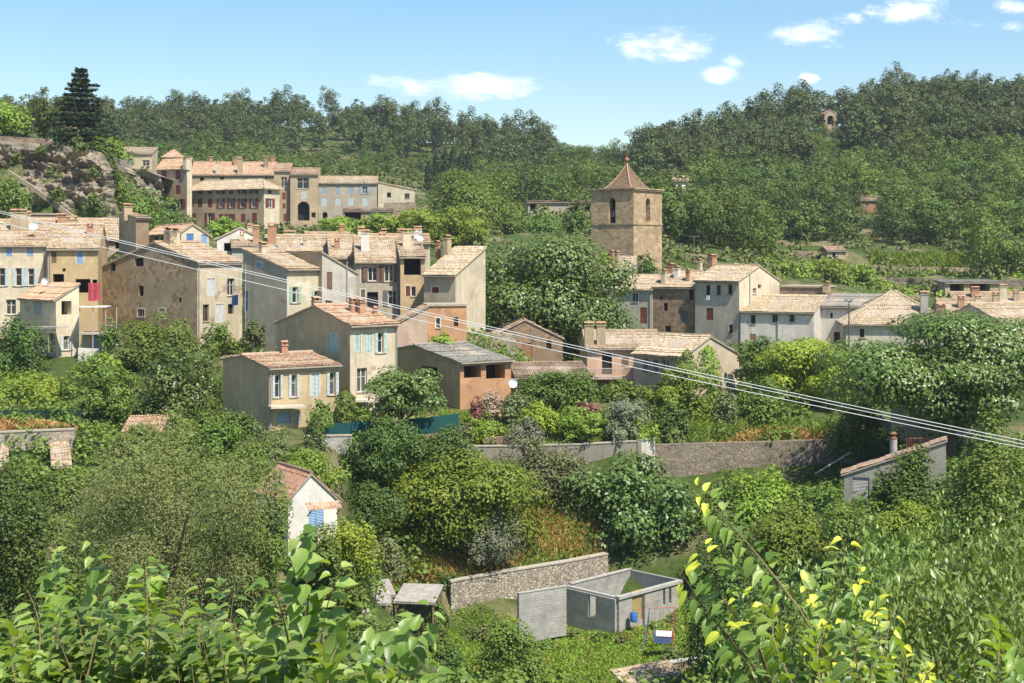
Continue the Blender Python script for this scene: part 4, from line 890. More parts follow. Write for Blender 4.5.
q = MB(); q.box(.752, .85, -.36, .36, -.2, .5); q.build('end_panel', RD, c)
q = MB(); q.box(-.55, .75, -.38, .38, -.3, .34); q.build('base', BL, c)
w = MB(); w.tube([P(676,657,90), P(690,647.5,89), P(722,632,87.5)], .035, 6); o = w.build('guy_wire', ZINC); tag(o, 'taut grey guy wire slanting up from the lawn edge', 'cable')

# ------------------------------------------------------------------ fences, railings, lamp, dish, laundry
NET_D = plain((.012,.042,.038), .8, .2, .3, name='green_screen'); NET_T = plain((.015,.08,.07), .7, .2, .2, name='teal_screen')
def fence(name, label, pts, h, m, step=2.0, thick=.03):
    T = [P(*p) for p in pts]; base = T[0]-Vector((0,0,h)); root = empty(name, base); tag(root, label, 'fence')
    s = MB()
    for A, B in zip(T[:-1], T[1:]):
        A2, B2 = A-base, B-base; d = (B2-A2); d.z = 0; nrm = Vector((-d.y,d.x,0)).normalized()*thick; z = Vector((0,0,h))
        s.hexa([A2-z,B2-z,B2-z+nrm,A2-z+nrm,A2,B2,B2+nrm,A2+nrm])
        n = max(1, int((B2-A2).length/step))
        for i in range(n+1):
            q = A2.lerp(B2, i/n) + nrm*2.2; pst = MB(); pst.tube([q-Vector((0,0,h+.8)), q+Vector((0,0,.06))], .03, 5); pst.build('post', ZINC, root)
    s.build('screen', m, root)
fence('screen_fence', 'dark green screen fence on top of the rubble terrace wall', [(-80,410,105),(0,410,105.3),(84,410,106)], 1.25, NET_D)
fence('screen_fence', 'dark teal windbreak netting in front of the low yellow house', [(322,424,104.4),(374,421,105.4)], 1.15, plain((.012,.075,.075), .7, .2, .2, name='dark_teal_screen'))
fence('screen_fence', 'bright teal netting fence beside the round lime tree', [(402,419.5,106),(432,417,106.5),(459,413,107.2)], 1.25, NET_T)
def railing(name, label, pts, h, m, gap=.13, r=.016, cat='railing'):
    T = [P(*p) for p in pts]; base = T[0]-Vector((0,0,h)); root = empty(name, base); tag(root, label, cat)
    tr = MB(); bars = MB()
    for A, B in zip(T[:-1], T[1:]):
        A2, B2 = A-base, B-base; z = Vector((0,0,h))
        tr.tube([A2,B2], r*1.6, 5); tr.tube([A2-z*.88,B2-z*.88], r*1.2, 5)
        n = max(1, int((B2-A2).length/gap))
        for i in range(n+1): q = A2.lerp(B2, i/n); bars.tube([q-z, q], r, 4, cap=False)
    tr.build('handrail', m, root); bars.build('bar_lattice', m, root)
    return root
PINKW = plain((.52,.40,.36), .7, .2, .2, name='pink_railing_paint')
def balcony(name, label, pts, depth, m):
    T = [P(*p) for p in pts]; base = T[0]; root = empty(name, base); tag(root, label, 'balcony')
    s = MB()
    for A, B in zip(T[:-1], T[1:]):
        d = B-A; d.z = 0; nrm = Vector((-d.y,d.x,0)).normalized()*depth; A2, B2 = A-base, B-base
        s.hexa([A2-Vector((0,0,.18)),B2-Vector((0,0,.18)),B2+nrm-Vector((0,0,.18)),A2+nrm-Vector((0,0,.18)),A2,B2,B2+nrm,A2+nrm])
    s.build('slab', m, root)
    return root
attach(balcony('balcony', 'balcony slab under the pink railing of the terracotta wing', [(585,377.5,128),(636,377.5,128.6)], 1.9, plaster((.50,.38,.30), .3)), 'pink railed balcony')
attach(railing('balcony_railing', 'pale pink balcony railing along the terracotta wing', [(585,368.5,128),(636,368.5,128.6)], .82, PINKW, .11, .02), 'pink railed balcony')
attach(balcony('balcony', 'pale ledge over the ground floor of the low yellow house', [(271,406.5,103.2),(306,405.5,104.4)], .9, plaster((.60,.52,.40), .3)), 'four pale blue shuttered')
attach(balcony('balcony', 'pale terrace slab at the foot of the two-storey yellow house', [(352,400,110.8),(377,400,112)], 1.4, plaster((.60,.52,.42), .3)), 'two-storey yellow house')
attach(balcony('balcony', 'terrace slab above the arches of the small pale house', [(24,327,131.5),(56,326.5,129.6)], 1.6, plaster((.56,.50,.40), .4)), 'arched ground floor')
attach(railing('balcony_railing', 'thin dark railing over the arches of the small pale house', [(24,319,131.5),(56,318.5,129.6)], .75, plain((.22,.18,.15), .7, .2, .2, name='iron'), .16), 'arched ground floor')
attach(railing('balcony_railing', 'brown railing above the ivy-covered lean-to garage', [(906,438.5,103),(944,438,104)], .75, RUST, .14, .025), 'pale lean-to garage')
# covered terrace left of the stone gable
root = empty('covered_terrace', P(79, 352, 131.5), R(6)); tag(root, 'covered terrace with thin posts and white awning above blue doors', 'terrace')
W = XP(116,132)-XP(79,132); z1 = ZP(307.5,131.5)-ZP(352,131.5); z0 = ZP(333,131.5)-ZP(352,131.5)
q = MB(); q.box(0,W,0,2.6,z0-.15,z0); q.build('floor_slab', plaster((.50,.44,.36), .4), root)
q = MB(); q.box(-.1,W*.72,-.2,2.6,z1,z1+.07); q.build('awning', plain((.66,.63,.57), .8, .2, .15, name='canvas'), root)
for x in (.05, W*.36, W*.70, W-.05):
    q = MB(); q.tube([(x,.05,-1.5),(x,.05,z1)], .045, 5); q.build('post', plain((.45,.42,.38), .7, .2, .2, name='post_paint'), root)
q = MB(); 
for zz in (.35,.65,.95): q.tube([(0,.0,z0+zz),(W,.0,z0+zz)], .018, 4)
q.build('handrail_frame', ZINC, root)
for x0_, x1_ in ((XP(91,132)-XP(79,132), XP(103,132)-XP(79,132)), (XP(107,132)-XP(79,132), XP(113,132)-XP(79,132))):
    q = MB(); q.box(x0_, x1_, 1.2, 1.26, -.2, z0-.2); q.build('door', SHUT['sblue'], root)
q = MB(); q.box(-.0, W, 1.27, 2.6, -2.5, z0-.15); q.build('back_wall', CREAM2, root)
# laundry
def cloth(name, label, c, w, h, m, rz, seed):
    nx, nz = 14, 10; rng = random.Random(seed); V = []; ph = rng.random()*6
    for j in range(nz+1):
        for i in range(nx+1):
            x = (i/nx-.5)*w; V.append((x, .05*math.sin(i*.9+ph+j*.15)*(.4+j/nz), -h*j/nz + .03*math.cos(i*.6)))
    n1 = nx+1; Q = [[j*n1+i, j*n1+i+1, (j+1)*n1+i+1, (j+1)*n1+i] for j in range(nz) for i in range(nx)]
    q = MB(); q.grid(np.array(V), Q); o = q.build(name, m, None, c, rz); sm = o.modifiers.new('thickness', 'SOLIDIFY'); sm.thickness = .012
    tag(o, label, 'laundry')
cloth('hanging_cloth', 'red patterned cloth hung over the opening of the ochre house', P(94,283,133), 1.05, 1.7, plain((.42,.07,.09), .9, .1, .5, name='red_cloth'), R(12), 1)
cloth('hanging_towel', 'blue towel drying below a window of the cream side wall', P(235,295,134.7), .75, 1.0, plain((.16,.33,.62), .9, .1, .35, name='blue_cloth'), R(50), 2)
cloth('hanging_cloth', 'pale cloth hanging from a top window of the tall grey house', P(708,295.5,159.2), .5, .5, plain((.60,.56,.62), .9, .1, .2, name='pale_cloth'), R(-40), 3)
# street lamp
l = empty('street_lamp', P(849, 352, 151)); tag(l, 'dark street lamp with two box heads by the hipped-roof house', 'street lamp')
h = ZP(300.5,151)-ZP(352,151)
q = MB(); q.tube([(0,0,-1),(0,0,h-.5),(0,0,h)], [.09,.07,.05], 8); q.build('pole', plain((.12,.085,.07), .6, .3, .2, name='lamp_iron'), l)
q = MB(); q.box(-.32,.32,-.04,.04,h-.12,h-.05); q.build('arm', plain((.12,.085,.07), .6, .3, .2, name='lamp_iron'), l)
for sx in (-1,1):
    q = MB(); q.box(sx*.3-.13,sx*.3+.13,-.13,.13,h-.05,h+.24); q.build('lamp_head', plain((.30,.29,.28), .5, .4, .1, name='lamp_glass'), l)
# satellite dishes
def dish(p, rz, r, lab):
    d = empty('satellite_dish', p, rz); tag(d, lab, 'satellite dish'); q = MB()
    q.lathe((0,0,0), [(0,0),(r*.5,.03*r/.4),(r*.85,.10*r/.4),(r,.15*r/.4),(r*1.0,.16*r/.4),(r*.85,.11*r/.4),(r*.5,.04*r/.4),(0,.012)], 16)
    o = q.build('reflector', plain((.62,.62,.60), .5, .3, .08, name='dish_paint'), d); o.rotation_euler = (R(75), 0, 0)
    q = MB(); q.tube([(0,.02,0),(0,.35,-.1),(0,.35,-.5)], .025, 5); q.build('bracket', ZINC, d)
    q = MB(); q.tube([(0,-.02,-r*.8),(0,-.42,0)], .012, 4); q.build('feed_arm', ZINC, d)
dish(P(512.5,383.5,119.5), R(20), .42, 'white satellite dish on the corner of the grey-roofed barn')
dish(P(45.5,281.5,135.2), R(-10), .36, 'pale satellite dish between the cream and ochre houses')
dish(P(34,226,140.5), R(10), .42, 'satellite dish beside the masonry chimneys of the long cream roof')
dish(P(421,238,144), R(-15), .42, 'white satellite dish on the tiled roofs below the clipped planes')
dish(P(276,249,150), R(-15), .38, 'small satellite dish on the roof by the thick brick chimney')
# TV aerials
def aerial(p, h, rz, lab):
    root = empty('tv_aerial', p, rz); tag(root, lab, 'aerial'); q = MB(); q.tube([(0,0,-.5),(0,0,h)], .022, 5); q.build('mast', ZINC, root)
    q = MB(); q.tube([(-.7,0,h-.1),(.7,0,h-.1)], .016, 4)
    for i in range(7): x = -.65+i*.21; q.tube([(x,-.28,h-.1),(x,.28,h-.1)], .010, 4)
    q.build('antenna_grille', ZINC, root)
aerial(P(694,262,176), 3.3, .4, 'tall television aerial standing over the roofs by the bell tower')
aerial(P(1017,308,176), 2.4, .9, 'television aerial at the far end of the village roofs')
aerial(P(300,247,154), 2.2, .2, 'television aerial among the middle rooftops')
# railing along the path above the long retaining wall
w = empty('path_railing', P(738,434,118)); tag(w, 'pale horizontal pipe railing beside the garden path', 'railing'); q = MB(); q.tube([(0,0,.85),(4.0,.2,.86),(8.3,.6,.95)], .04, 5); q.build('handrail', plain((.50,.48,.44), .6, .3, .2, name='pipe'), w)
for x in (.1,2.1,4.1,6.1,8.1):
    q = MB(); q.tube([(x,x*.06,-.3),(x,x*.06,.86)], .035, 5); q.build('post', plain((.50,.48,.44), .6, .3, .2, name='pipe'), w)
w = MB(); w.tube([P(815,474,108), P(851,452,108.5)], .07, 6); o = w.build('stair_handrail', plain((.36,.32,.27), .8, .2, .3, name='handrail_wood')); tag(o, 'slanting grey handrail rising beside the lean-to garage', 'handrail')
# flue of the lean-to
fl = empty('flue_pipe', P(893.5, 460, 101)); tag(fl, 'round pale flue with a stone cap on the lean-to roof', 'flue'); q = MB(); hh = ZP(439,101)-ZP(460,101)
q.tube([(0,0,-.8),(0,0,hh)], .26, 12); q.build('pipe', plaster((.50,.46,.40), .4), fl); q = MB(); q.lathe((0,0,hh+.02), [(.28,0),(.3,.06),(.14,.12),(.14,.3),(.26,.36),(.1,.5),(0,.5)], 10); q.build('cap', RUST, fl)
# garden table of boards and a stone pile
st = MB(); rng = random.Random(4)
pile = empty('stone_trough', P(498, 443, 109.6)); tag(pile, 'dark stone planter box at the edge of the small lawn', 'planter')
q = MB()
for i in range(16):
    x = -1.15 + (i % 8)*.33; z = .0 + (i//8)*.26; q.box(x, x+.30, -.22+rng.uniform(-.03,.03), .22+rng.uniform(-.03,.03), z, z+.25)
q.build('stone_brick', stone((.22,.15,.11), 4), pile)
# window canopy of the white garden house
can = empty('window_canopy', P(324.5, 509, 83.6), R(24))
q = MB(); tileplane(q, (-1.05,-.35,0), (1,0,0), Vector((0,.95,.32)).normalized(), 2.1, .95, .2, .4, seed=8); q.build('roof', TERRA_O, can)
for x in (-.9,.9):
    q = MB(); q.tube([(x,-.3,-.02),(x,.5,-.45)], .04, 5); q.build('bracket', WOOD, can)

attach(can, 'small white gabled house')
# ------------------------------------------------------------------ terrain surface through the measured points
pads = np.array(PADS + WPADS); gp = np.array(GP)
near_ = np.sqrt(((gp[:, None, :2] - pads[None, :, :2])**2).sum(-1)).min(1)
gp = gp[(near_ > 5.0)]
# keep pads apart
kept = []
for p in WPADS + PADS:
    if all((p[0]-q[0])**2 + (p[1]-q[1])**2 > 1.2 for q in kept): kept.append(p)
G = np.concatenate([gp, np.array(kept)])
_A = np.sqrt(((G[:, None, :2] - G[None, :, :2])**2).sum(-1))
n_ = len(G)
_M = np.zeros((n_+3, n_+3)); _M[:n_, :n_] = _A + np.eye(n_)*-.02; _M[:n_, n_] = 1; _M[:n_, n_+1:] = G[:, :2]; _M[n_, :n_] = 1; _M[n_+1:, :n_] = G[:, :2].T
_W = np.linalg.solve(_M, np.concatenate([G[:, 2], np.zeros(3)]))
def ground(X, Y):
    X = np.asarray(X, float).ravel(); Y = np.asarray(Y, float).ravel()
    out = np.empty(len(X))
    for i in range(0, len(X), 20000):
        q = np.stack([X[i:i+20000], Y[i:i+20000]], 1)
        d = np.sqrt(((q[:, None, :] - G[None, :, :2])**2).sum(-1))
        out[i:i+20000] = d @ _W[:n_] + _W[n_] + q @ _W[n_+1:]
    return out
def gz(X, Y): return float(ground([X], [Y])[0])

def ground_material():
    t = NT('ground_cover'); co = t.coord('Object')
    a = t.noise(co, .12, 6, .65); b = t.noise(co, 1.3, 6, .7); c = t.noise(co, .035, 4, .6)
    green = t.mix(t.ramp(b, [(.3, 0), (.7, 1)]), (.034,.060,.014), (.085,.115,.030))
    dry = t.mix(t.ramp(b, [(.3, 0), (.7, 1)]), (.16,.13,.065), (.27,.22,.13))
    col = t.mix(t.ramp(a, [(.50, 0), (.62, .8)]), green, dry)
    rockm = t.ramp(t.noise(co, .3, 7, .7), [(.62, 0), (.68, .8)])
    col = t.mix(rockm, col, (.30,.26,.20))
    return t.done(t.bsdf(col, .95, t.bump(t.noise(co, 2.5, 6, .7), .25, .8), .1))

def build_terrain():
    ys = [-25.0, -12.0, -5.0, 0.0, 1.0]
    while ys[-1] < 1600: ys.append(ys[-1] + max(.35, ys[-1] * .0095))
    ys = np.array(ys)
    pxs = np.arange(-760, 1785, 8.0)
    yy, pp = np.meshgrid(ys, pxs, indexing='ij')
    eff = np.maximum(np.abs(yy), 8.0)
    xx = (pp - CXP) / F * eff
    zz = ground(xx, yy).reshape(xx.shape)
    rng = np.random.default_rng(3)
    zz = zz + rng.normal(0, 1, zz.shape) * np.clip(yy, 5, 300) * .0006
    V = np.stack([xx, yy, zz], -1).reshape(-1, 3)
    nr, nc = xx.shape
    i = np.arange(nr-1)[:, None] * nc + np.arange(nc-1)[None, :]
    Q = np.stack([i, i+1, i+1+nc, i+nc], -1).reshape(-1, 4)
    me = mesh_raw('hillside_ground', V, Q.ravel(), np.full(len(Q), 4), ground_material(), smooth=True)
    o = link('ground', me); tag(o, kind='structure')
build_terrain()

# ------------------------------------------------------------------ foliage builders
def leaf_quads(C, Nrm, size, rng, aspect=.62, axis=None, spread=.7):
    """one small kite-shaped face per leaf; C centres, Nrm preferred normals"""
    n = len(C)
    N = Nrm + rng.normal(0, spread, (n, 3)); N /= np.linalg.norm(N, axis=1)[:, None] + 1e-9
    A = rng.normal(0, 1, (n, 3)) if axis is None else axis + rng.normal(0, .28, (n, 3))
    A -= (A*N).sum(1)[:, None]*N; A /= np.linalg.norm(A, axis=1)[:, None] + 1e-9
    B = np.cross(N, A)
    l = (size * rng.uniform(.6, 1.3, n))[:, None]; w = l * aspect * rng.uniform(.75, 1.25, n)[:, None]
    V = np.empty((n, 4, 3)); V[:, 0] = C - A*l*.5; V[:, 1] = C + B*w*.5 - A*l*.06*rng.uniform(-1,2,n)[:, None]; V[:, 2] = C + A*l*.5 + N*l*.10; V[:, 3] = C - B*w*.5
    return V.reshape(-1, 3)
def sphere_dirs(n, rng, bias=0.0):
    d = rng.normal(0, 1, (n, 3)); d[:, 2] += bias; d /= np.linalg.norm(d, axis=1)[:, None]; return d

def crown_points(kind, n, rng):
    """points and normals of a crown in the unit box x,y in [-1,1], z in [0,1]"""
    if kind in ('round', 'wide', 'bush', 'pine', 'oak', 'willow', 'loose'):
        K = {'round': 34, 'wide': 36, 'bush': 22, 'pine': 18, 'oak': 22, 'willow': 40, 'loose': 28}[kind]
        rr = {'round': (.20,.42), 'wide': (.17,.34), 'bush': (.22,.42), 'pine': (.18,.34), 'oak': (.20,.38), 'willow': (.19,.36), 'loose': (.14,.31)}[kind]
        L = []; ga = math.pi*(3 - math.sqrt(5)); a0 = rng.uniform(0, 6.28); nin = K//5
        for i in range(K):
            r = rng.uniform(*rr)
            if i < nin: p = sphere_dirs(1, rng)[0]*rng.uniform(.1, .45); r = rr[1]
            else:
                k_ = i - nin; zz = 1 - 2*(k_ + .5)/(K - nin); zz = np.clip(zz + rng.normal(0, .16), -1, 1); th = a0 + ga*k_ + rng.normal(0, .45)
                q_ = math.sqrt(1 - zz*zz); p = np.array([q_*math.cos(th), q_*math.sin(th), zz])*(1 - r*.9)*rng.uniform(.62, 1.05)
            z = p[2]
            if kind == 'bush': z = abs(z)*.95 - .12
            if kind == 'pine': p *= 1 - .30*max(0, z); z = z*.92
            L.append((p[0], p[1], z, r))
        L = np.array(L)
        w = L[:, 3]**2; idx = rng.choice(K, n, p=w/w.sum())
        # every lobe carries its own twigs, so leaves gather in tufts
        nt = max(6, int(n/K/9)); td = sphere_dirs(K*nt, rng, .62).reshape(K, nt, 3)
        ti = rng.integers(0, nt, n); tw = td[idx, ti]
        d = tw + rng.normal(0, .30, (n, 3)); d /= np.linalg.norm(d, axis=1)[:, None]
        rad = L[idx, 3]*(1.0 - .75*rng.random(n)**3.0 + .10*rng.normal(0, 1, n)*(ti % 3 == 0))
        sq = np.array([1, 1, .88]) if kind != 'willow' else np.array([.85, .85, 1.1])
        Pn = L[idx, :3] + d*rad[:, None]*sq
        N = d*.95 + Pn*.3 + np.array([0, 0, .45])
        z = Pn[:, 2]
        if kind == 'bush': z = np.clip((z + .25)/1.2, 0, None)
        else: z = (z + 1)/2
        q = np.percentile(np.hypot(Pn[:, 0], Pn[:, 1]), 97); Pn[:, :2] /= q
        lo, hi = np.percentile(z, (.6, 99.6)); z = (z - lo)/(hi - lo)
        if kind == 'bush': z = z*1.0
        out = np.stack([Pn[:, 0], Pn[:, 1], z], 1)
        return out, N
    if kind in ('cone', 'column'):
        u = rng.random(n)**(1.25 if kind == 'cone' else 1.0)
        r = (1-u)**.75*.98 + .03 if kind == 'cone' else np.clip(np.sin(np.pi*np.clip(u*.93+.07, 0, 1))**.55, .05, 1)
        a = rng.random(n)*2*np.pi; lob = 1 + .16*np.sin(a*5 + u*19) + .12*np.sin(a*3 - u*11)
        q = r*lob*(1 - .55*rng.random(n)**2)
        d = np.stack([np.cos(a), np.sin(a), np.zeros(n)], 1)
        return np.stack([q*d[:, 0], q*d[:, 1], u], 1), d + np.array([0, 0, .5])
    if kind == 'cedar':
        T = 17; ti = rng.integers(0, T, n); u = (ti + .5)/T; R_ = ((1-u)**.85*.85 + .06)*(1 + .22*np.sin(ti*2.1)); nb = 8
        b = rng.integers(0, nb, n); a = b*2*np.pi/nb + ti*1.3 + rng.normal(0, .12, n)*1.2
        q = R_*rng.random(n)**.6*(1 + .25*np.sin(b*2.7 + ti*1.9))
        z = u + rng.normal(0, .010, n) + .10*q - .13*q*q
        return np.stack([q*np.cos(a), q*np.sin(a), z], 1), np.tile([0, 0, 1.0], (n, 1))
def trunk_mesh(h_crown0, h_top, rx, rad, rng, root_depth=1.5, limbs=5):
    m = MB(); top = h_crown0 + (h_top-h_crown0)*.62
    pts = [Vector((0,0,-root_depth))]; n = 6
    for i in range(1, n+1):
        f = i/n; pts.append(Vector((rng.normal(0, .05)*h_top*.25*f, rng.normal(0, .05)*h_top*.25*f, -root_depth + (top+root_depth)*f)))
    m.tube(pts, [rad*(1.15 - .85*i/n) for i in range(n+1)], 7)
    for k in range(limbs):
        a = 2*math.pi*k/limbs + rng.uniform(-.4, .4); s = pts[3].lerp(pts[4], rng.random())
        e = Vector((math.cos(a)*rx*.62, math.sin(a)*rx*.62, h_crown0 + (h_top-h_crown0)*rng.uniform(.35, .75)))
        mid = s.lerp(e, .5) + Vector((0, 0, -.06*h_top))
        m.tube([s, mid, e], [rad*.5, rad*.33, rad*.10], 5)
    return m
BARK = bark(); BARKL = bark((.26,.22,.17))
def leaf_count(rx, rz, size, cov): return int(cov * 2.6 * (rx*rz*math.pi + rx*rx*2.0) / (size*size*.31))
def tree(name, label, x0, x1, yt, yb, Y, kind, mat, px_leaf=4.2, cov=1.35, group=None, seed=None, cat='tree', aspect=.62, droop=False, depth=.9, trunk=True, rad=None, spread=.30, base=None, nmax=60000, skirt=True):
    """a tree whose crown fills the picture box x0..x1, yt..yb at distance Y; its trunk runs down to the ground"""
    seed = seed if seed is not None else zlib.crc32((label + str(x0)).encode()) % 99991
    rng = np.random.default_rng(seed)
    X = XP((x0+x1)/2, Y); rx = (x1-x0)/2/F*Y; z1, z0 = ZP(yt, Y), ZP(yb, Y)
    g = gz(X, Y) if base is None else base
    g = min(g, z0 + .05*(z1-z0)) if not trunk else min(g, z0 - .0)
    if trunk and skirt: z0 = min(z0, g + .10*(z1-g))
    px_leaf *= .80; size = px_leaf/F*Y; n = min(nmax, leaf_count(rx, (z1-z0)/2, size, cov))
    pts, N = crown_points(kind, n, rng)
    Pw = pts * np.array([rx, rx*depth, z1-z0]) + np.array([0, 0, z0-g])
    axis = np.tile([0, 0, -1.0], (n, 1)) if droop else None
    V = leaf_quads(Pw, N, size, rng, aspect, axis, spread)
    me = mesh_quads(name + '_leaves', V, mat)
    if not trunk:
        o = link(name, me, None, (X, Y, g)); tag(o, label, cat, group); return o
    root = empty(name, (X, Y, g)); tag(root, label, cat, group)
    link('crown', me, root)
    rad = rad or max(.07, min(.45, rx*.07))
    trunk_mesh(max(.4, z0-g), z1-g, rx, rad, rng).build('trunk', BARK, root)
    return root
def bush(label, x0, x1, yt, yb, Y, mat, kind='bush', px_leaf=3.8, name='bush', cov=1.2, **kw):
    kw.setdefault('cat', 'bush')
    return tree(name, label, x0, x1, yt, yb, Y, kind, mat, px_leaf, cov, trunk=False, **kw)

# ------------------------------------------------------------------ gardens below the village
tree('tamarisk_tree', 'huge feathery grey-green tree, widest in the gardens', 58, 272, 418, 605, 75, 'willow', LF['willow'], 4.2, 2.3, aspect=.34, spread=.4)
tree('garden_tree', 'dark green tree at the edge beside the feathery grey-green tree', -28, 58, 455, 570, 72, 'round', LF['dark'], 4.6)
tree('garden_tree', 'green tree between the feathery tree and the white garden house', 205, 292, 440, 560, 81, 'loose', LF['mid'], 4.2, 1.2)
tree('walnut_tree', 'broad yellow-green walnut in the middle of the gardens', 372, 544, 453, 549, 101.8, 'round', LF['walnut'], 4.6, 1.5, skirt=False, depth=.6)
tree('fig_tree', 'dark glossy big-leaved fig tree above the breeze-block building', 563, 698, 453, 551, 106.2, 'round', LF['fig'], 6.2, 1.5, skirt=False, depth=.6)
tree('holm_oak', 'grey-green tree behind the walnut below the low garden wall', 492, 592, 440, 532, 107, 'round', LF['olive'], 3.6, 1.3, skirt=False, depth=.5)
bush('silvery olive bush standing in the poppy meadow', 465, 524, 512, 562, 99.9, LF['grey'], px_leaf=3.4, aspect=.35)
tree('bay_tree', 'dark dense round tree in front of the teal netting', 346, 428, 418, 486, 102.4, 'round', LF['dark'], 3.6, 1.5, skirt=False)
tree('bay_tree', 'smaller dark round tree beside the one at the teal netting', 414, 478, 426, 478, 104, 'round', LF['dark'], 3.6, 1.5, skirt=False)
bush('dark clipped hedge behind the white garden house', 336, 404, 482, 522, 92, LF['dark'], px_leaf=3.5, name='hedge', cat='hedge', depth=.6)
tree('garden_tree', 'round clipped lime-green tree in front of the yellow houses', 360, 442, 367, 416, 105.5, 'round', LF['plane'], 4.6, 1.6, rad=.22, skirt=False)
bush('yellowish leafy bush beside the white garden house', 318, 382, 522, 574, 85, LF['lime'], px_leaf=4.2)
bush('greyish shrub at the corner of the poppy meadow', 366, 408, 536, 582, 95, LF['olive'])
bush('round green bush below the window of the white garden house', 300, 345, 524, 572, 83, LF['mid'])
bush('blue-grey conifer bush under the low yellow house', 236, 296, 424, 478, 99, LF['olive'], px_leaf=3.2)
bush('leafy green bush left of the blue-grey conifer', 196, 246, 412, 470, 100, LF['mid'])
bush('tall clipped green column against the low yellow house', 303, 328, 418, 474, 99, LF['dark'], 'column', depth=1.0)
bush('clipped square-headed bush by the ground floor of the low yellow house', 306, 335, 399, 426, 104, LF['mid'], depth=.8)
bush('tall clipped bush filling the corner of the two yellow houses', 332, 359, 391, 427, 106, LF['mid'], 'column')
bush('low yellow-green thicket below the dark round trees', 262, 350, 450, 492, 95.5, LF['walnut'])
tree('garden_tree', 'bushy green tree in front of the stone gable house', 112, 204, 314, 380, 127, 'round', LF['mid'], 3.8, 1.5)
tree('garden_tree', 'bright green fig beside the blank wall of the low yellow house', 138, 224, 348, 428, 114, 'round', LF['plane'], 4.2, 1.5)
tree('garden_tree', 'dark upright tree above the rubble terrace wall', 60, 134, 356, 428, 110, 'loose', LF['mid'], 3.8, 1.5)
tree('garden_tree', 'dark tree in front of the long cream house', -20, 52, 318, 396, 124, 'round', LF['dark'], 3.8, 1.4)
bush('light green shrubs over the dark screen fence', -10, 66, 372, 412, 115, LF['bright'])
bush('pale lime shrub between the dark trees by the screen fence', 20, 80, 380, 414, 111.5, LF['lime'])
bush('leafy bush at the foot of the cream side wall', 196, 240, 322, 356, 130, LF['mid'])
bush('brownish creeper heap by the blue door of the grey house', 240, 268, 318, 352, 125.5, LF['scrub'])
bush('green bush below the covered terrace', 98, 122, 318, 352, 129, LF['mid'])
bush('small green bush on the terrace of the orange brick house', 428, 458, 331, 348, 126.5, LF['bright'])
# flower garden by the barn
bush('dusty pink flowering shrub below the brick loggia', 474, 513, 390, 422, 114, LF['pink'])
bush('dark red shrub at the barn corner', 468, 484, 396, 424, 112.6, LF['red'])
bush('grey-green shrub beside the satellite dish', 498, 528, 392, 422, 113, LF['olive'])
bush('vivid yellow-green bush in the flower garden', 517, 563, 401, 432, 111.5, LF['lime'])
tree('fruit_tree', 'small yellow-green tree with a visible trunk on the garden edge', 552, 610, 408, 438, 111, 'wide', LF['walnut'], 3.6, 1.4, rad=.12, skirt=False)
bush('rounded silver-grey bush at the garden wall', 604, 652, 397, 424, 111.8, LF['grey'], px_leaf=3.0)
bush('second silver-grey bush below the rounded one', 602, 640, 414, 444, 110.6, LF['grey'], px_leaf=3.0)
bush('silver lavender-like bush over the low garden wall', 506, 546, 417, 448, 109.6, LF['grey'], px_leaf=3.0)
bush('bright green bush beside the white wall end', 626, 660, 417, 442, 111.0, LF['bright'])
bush('pink rose bush above the fruit tree', 572, 600, 402, 414, 113, LF['red'])
bush('yellowish flower bed under the dusty pink shrub', 462, 508, 414, 440, 110.8, LF['walnut'])
bush('small green shrub at the end of the teal netting', 448, 476, 420, 444, 109.8, LF['olive'])
bush('ivy hedge hanging over the flat tiled shed', 510, 604, 371, 406, 116.5, LF['ivy'], px_leaf=3.6, name='ivy_hedge', cat='hedge', depth=.35, cov=1.6)
bush('low leafy hedge under the pink balcony', 594, 646, 379, 402, 122, LF['mid'], name='hedge', cat='hedge', depth=.6)
tree('garden_tree', 'mixed olive-green tree hiding the terracotta gable', 644, 724, 366, 438, 118.5, 'loose', LF['walnut'], 3.8, 1.5)
bush('pointed young poplar in front of the sunlit gable', 676, 698, 350, 392, 121.5, LF['mid'], 'column')
bush('second pointed young poplar beside the sunlit gable', 696, 720, 346, 388, 122, LF['bright'], 'column')
bush('dark glossy bush under the mixed olive-green tree', 650, 694, 404, 442, 114.8, LF['dark'])
tree('olive_tree', 'dark slender tree at the end of the terracotta house', 730, 780, 336, 400, 127, 'loose', LF['oak'], 3.6, 1.6)
tree('locust_tree', 'wide bright yellow-green tree in front of the whitewashed houses', 744, 868, 339, 404, 124.5, 'wide', LF['lime'], 3.9, 1.7)
tree('chestnut_tree', 'largest spreading tree with dense pale-tipped leaves', 836, 1066, 314, 428, 107, 'round', LF['plane'], 5.0, 2.3, rad=.5, depth=.8, skirt=False)
tree('garden_tree', 'leafy mid-green tree standing beside the ivy-covered garage', 935, 1050, 420, 520, 76, 'round', LF['mid'], 5.2, 1.5)
bush('hanging green creeper at the end of the dark retaining wall', 824, 874, 420, 458, 110.5, LF['ivy'], depth=.5)
bush('ivy spilling over the shaded garage wall', 884, 952, 446, 516, 94.4, LF['ivy'], depth=.25, px_leaf=4.2)
bush('broad-leaved shrub under the lime-green tree', 734, 792, 378, 428, 117.5, LF['mid'])
bush('reddish dry bush on top of the dark retaining wall', 660, 690, 428, 446, 113.6, LF['scrub'])
bush('round pale bush beside the garden path', 706, 742, 392, 430, 117, LF['olive'])
bush('dark shrub behind the path railing', 764, 808, 402, 430, 119.5, LF['dark'])
bush('green bush in the shade of the chestnut', 836, 884, 398, 436, 112.5, LF['dark'])
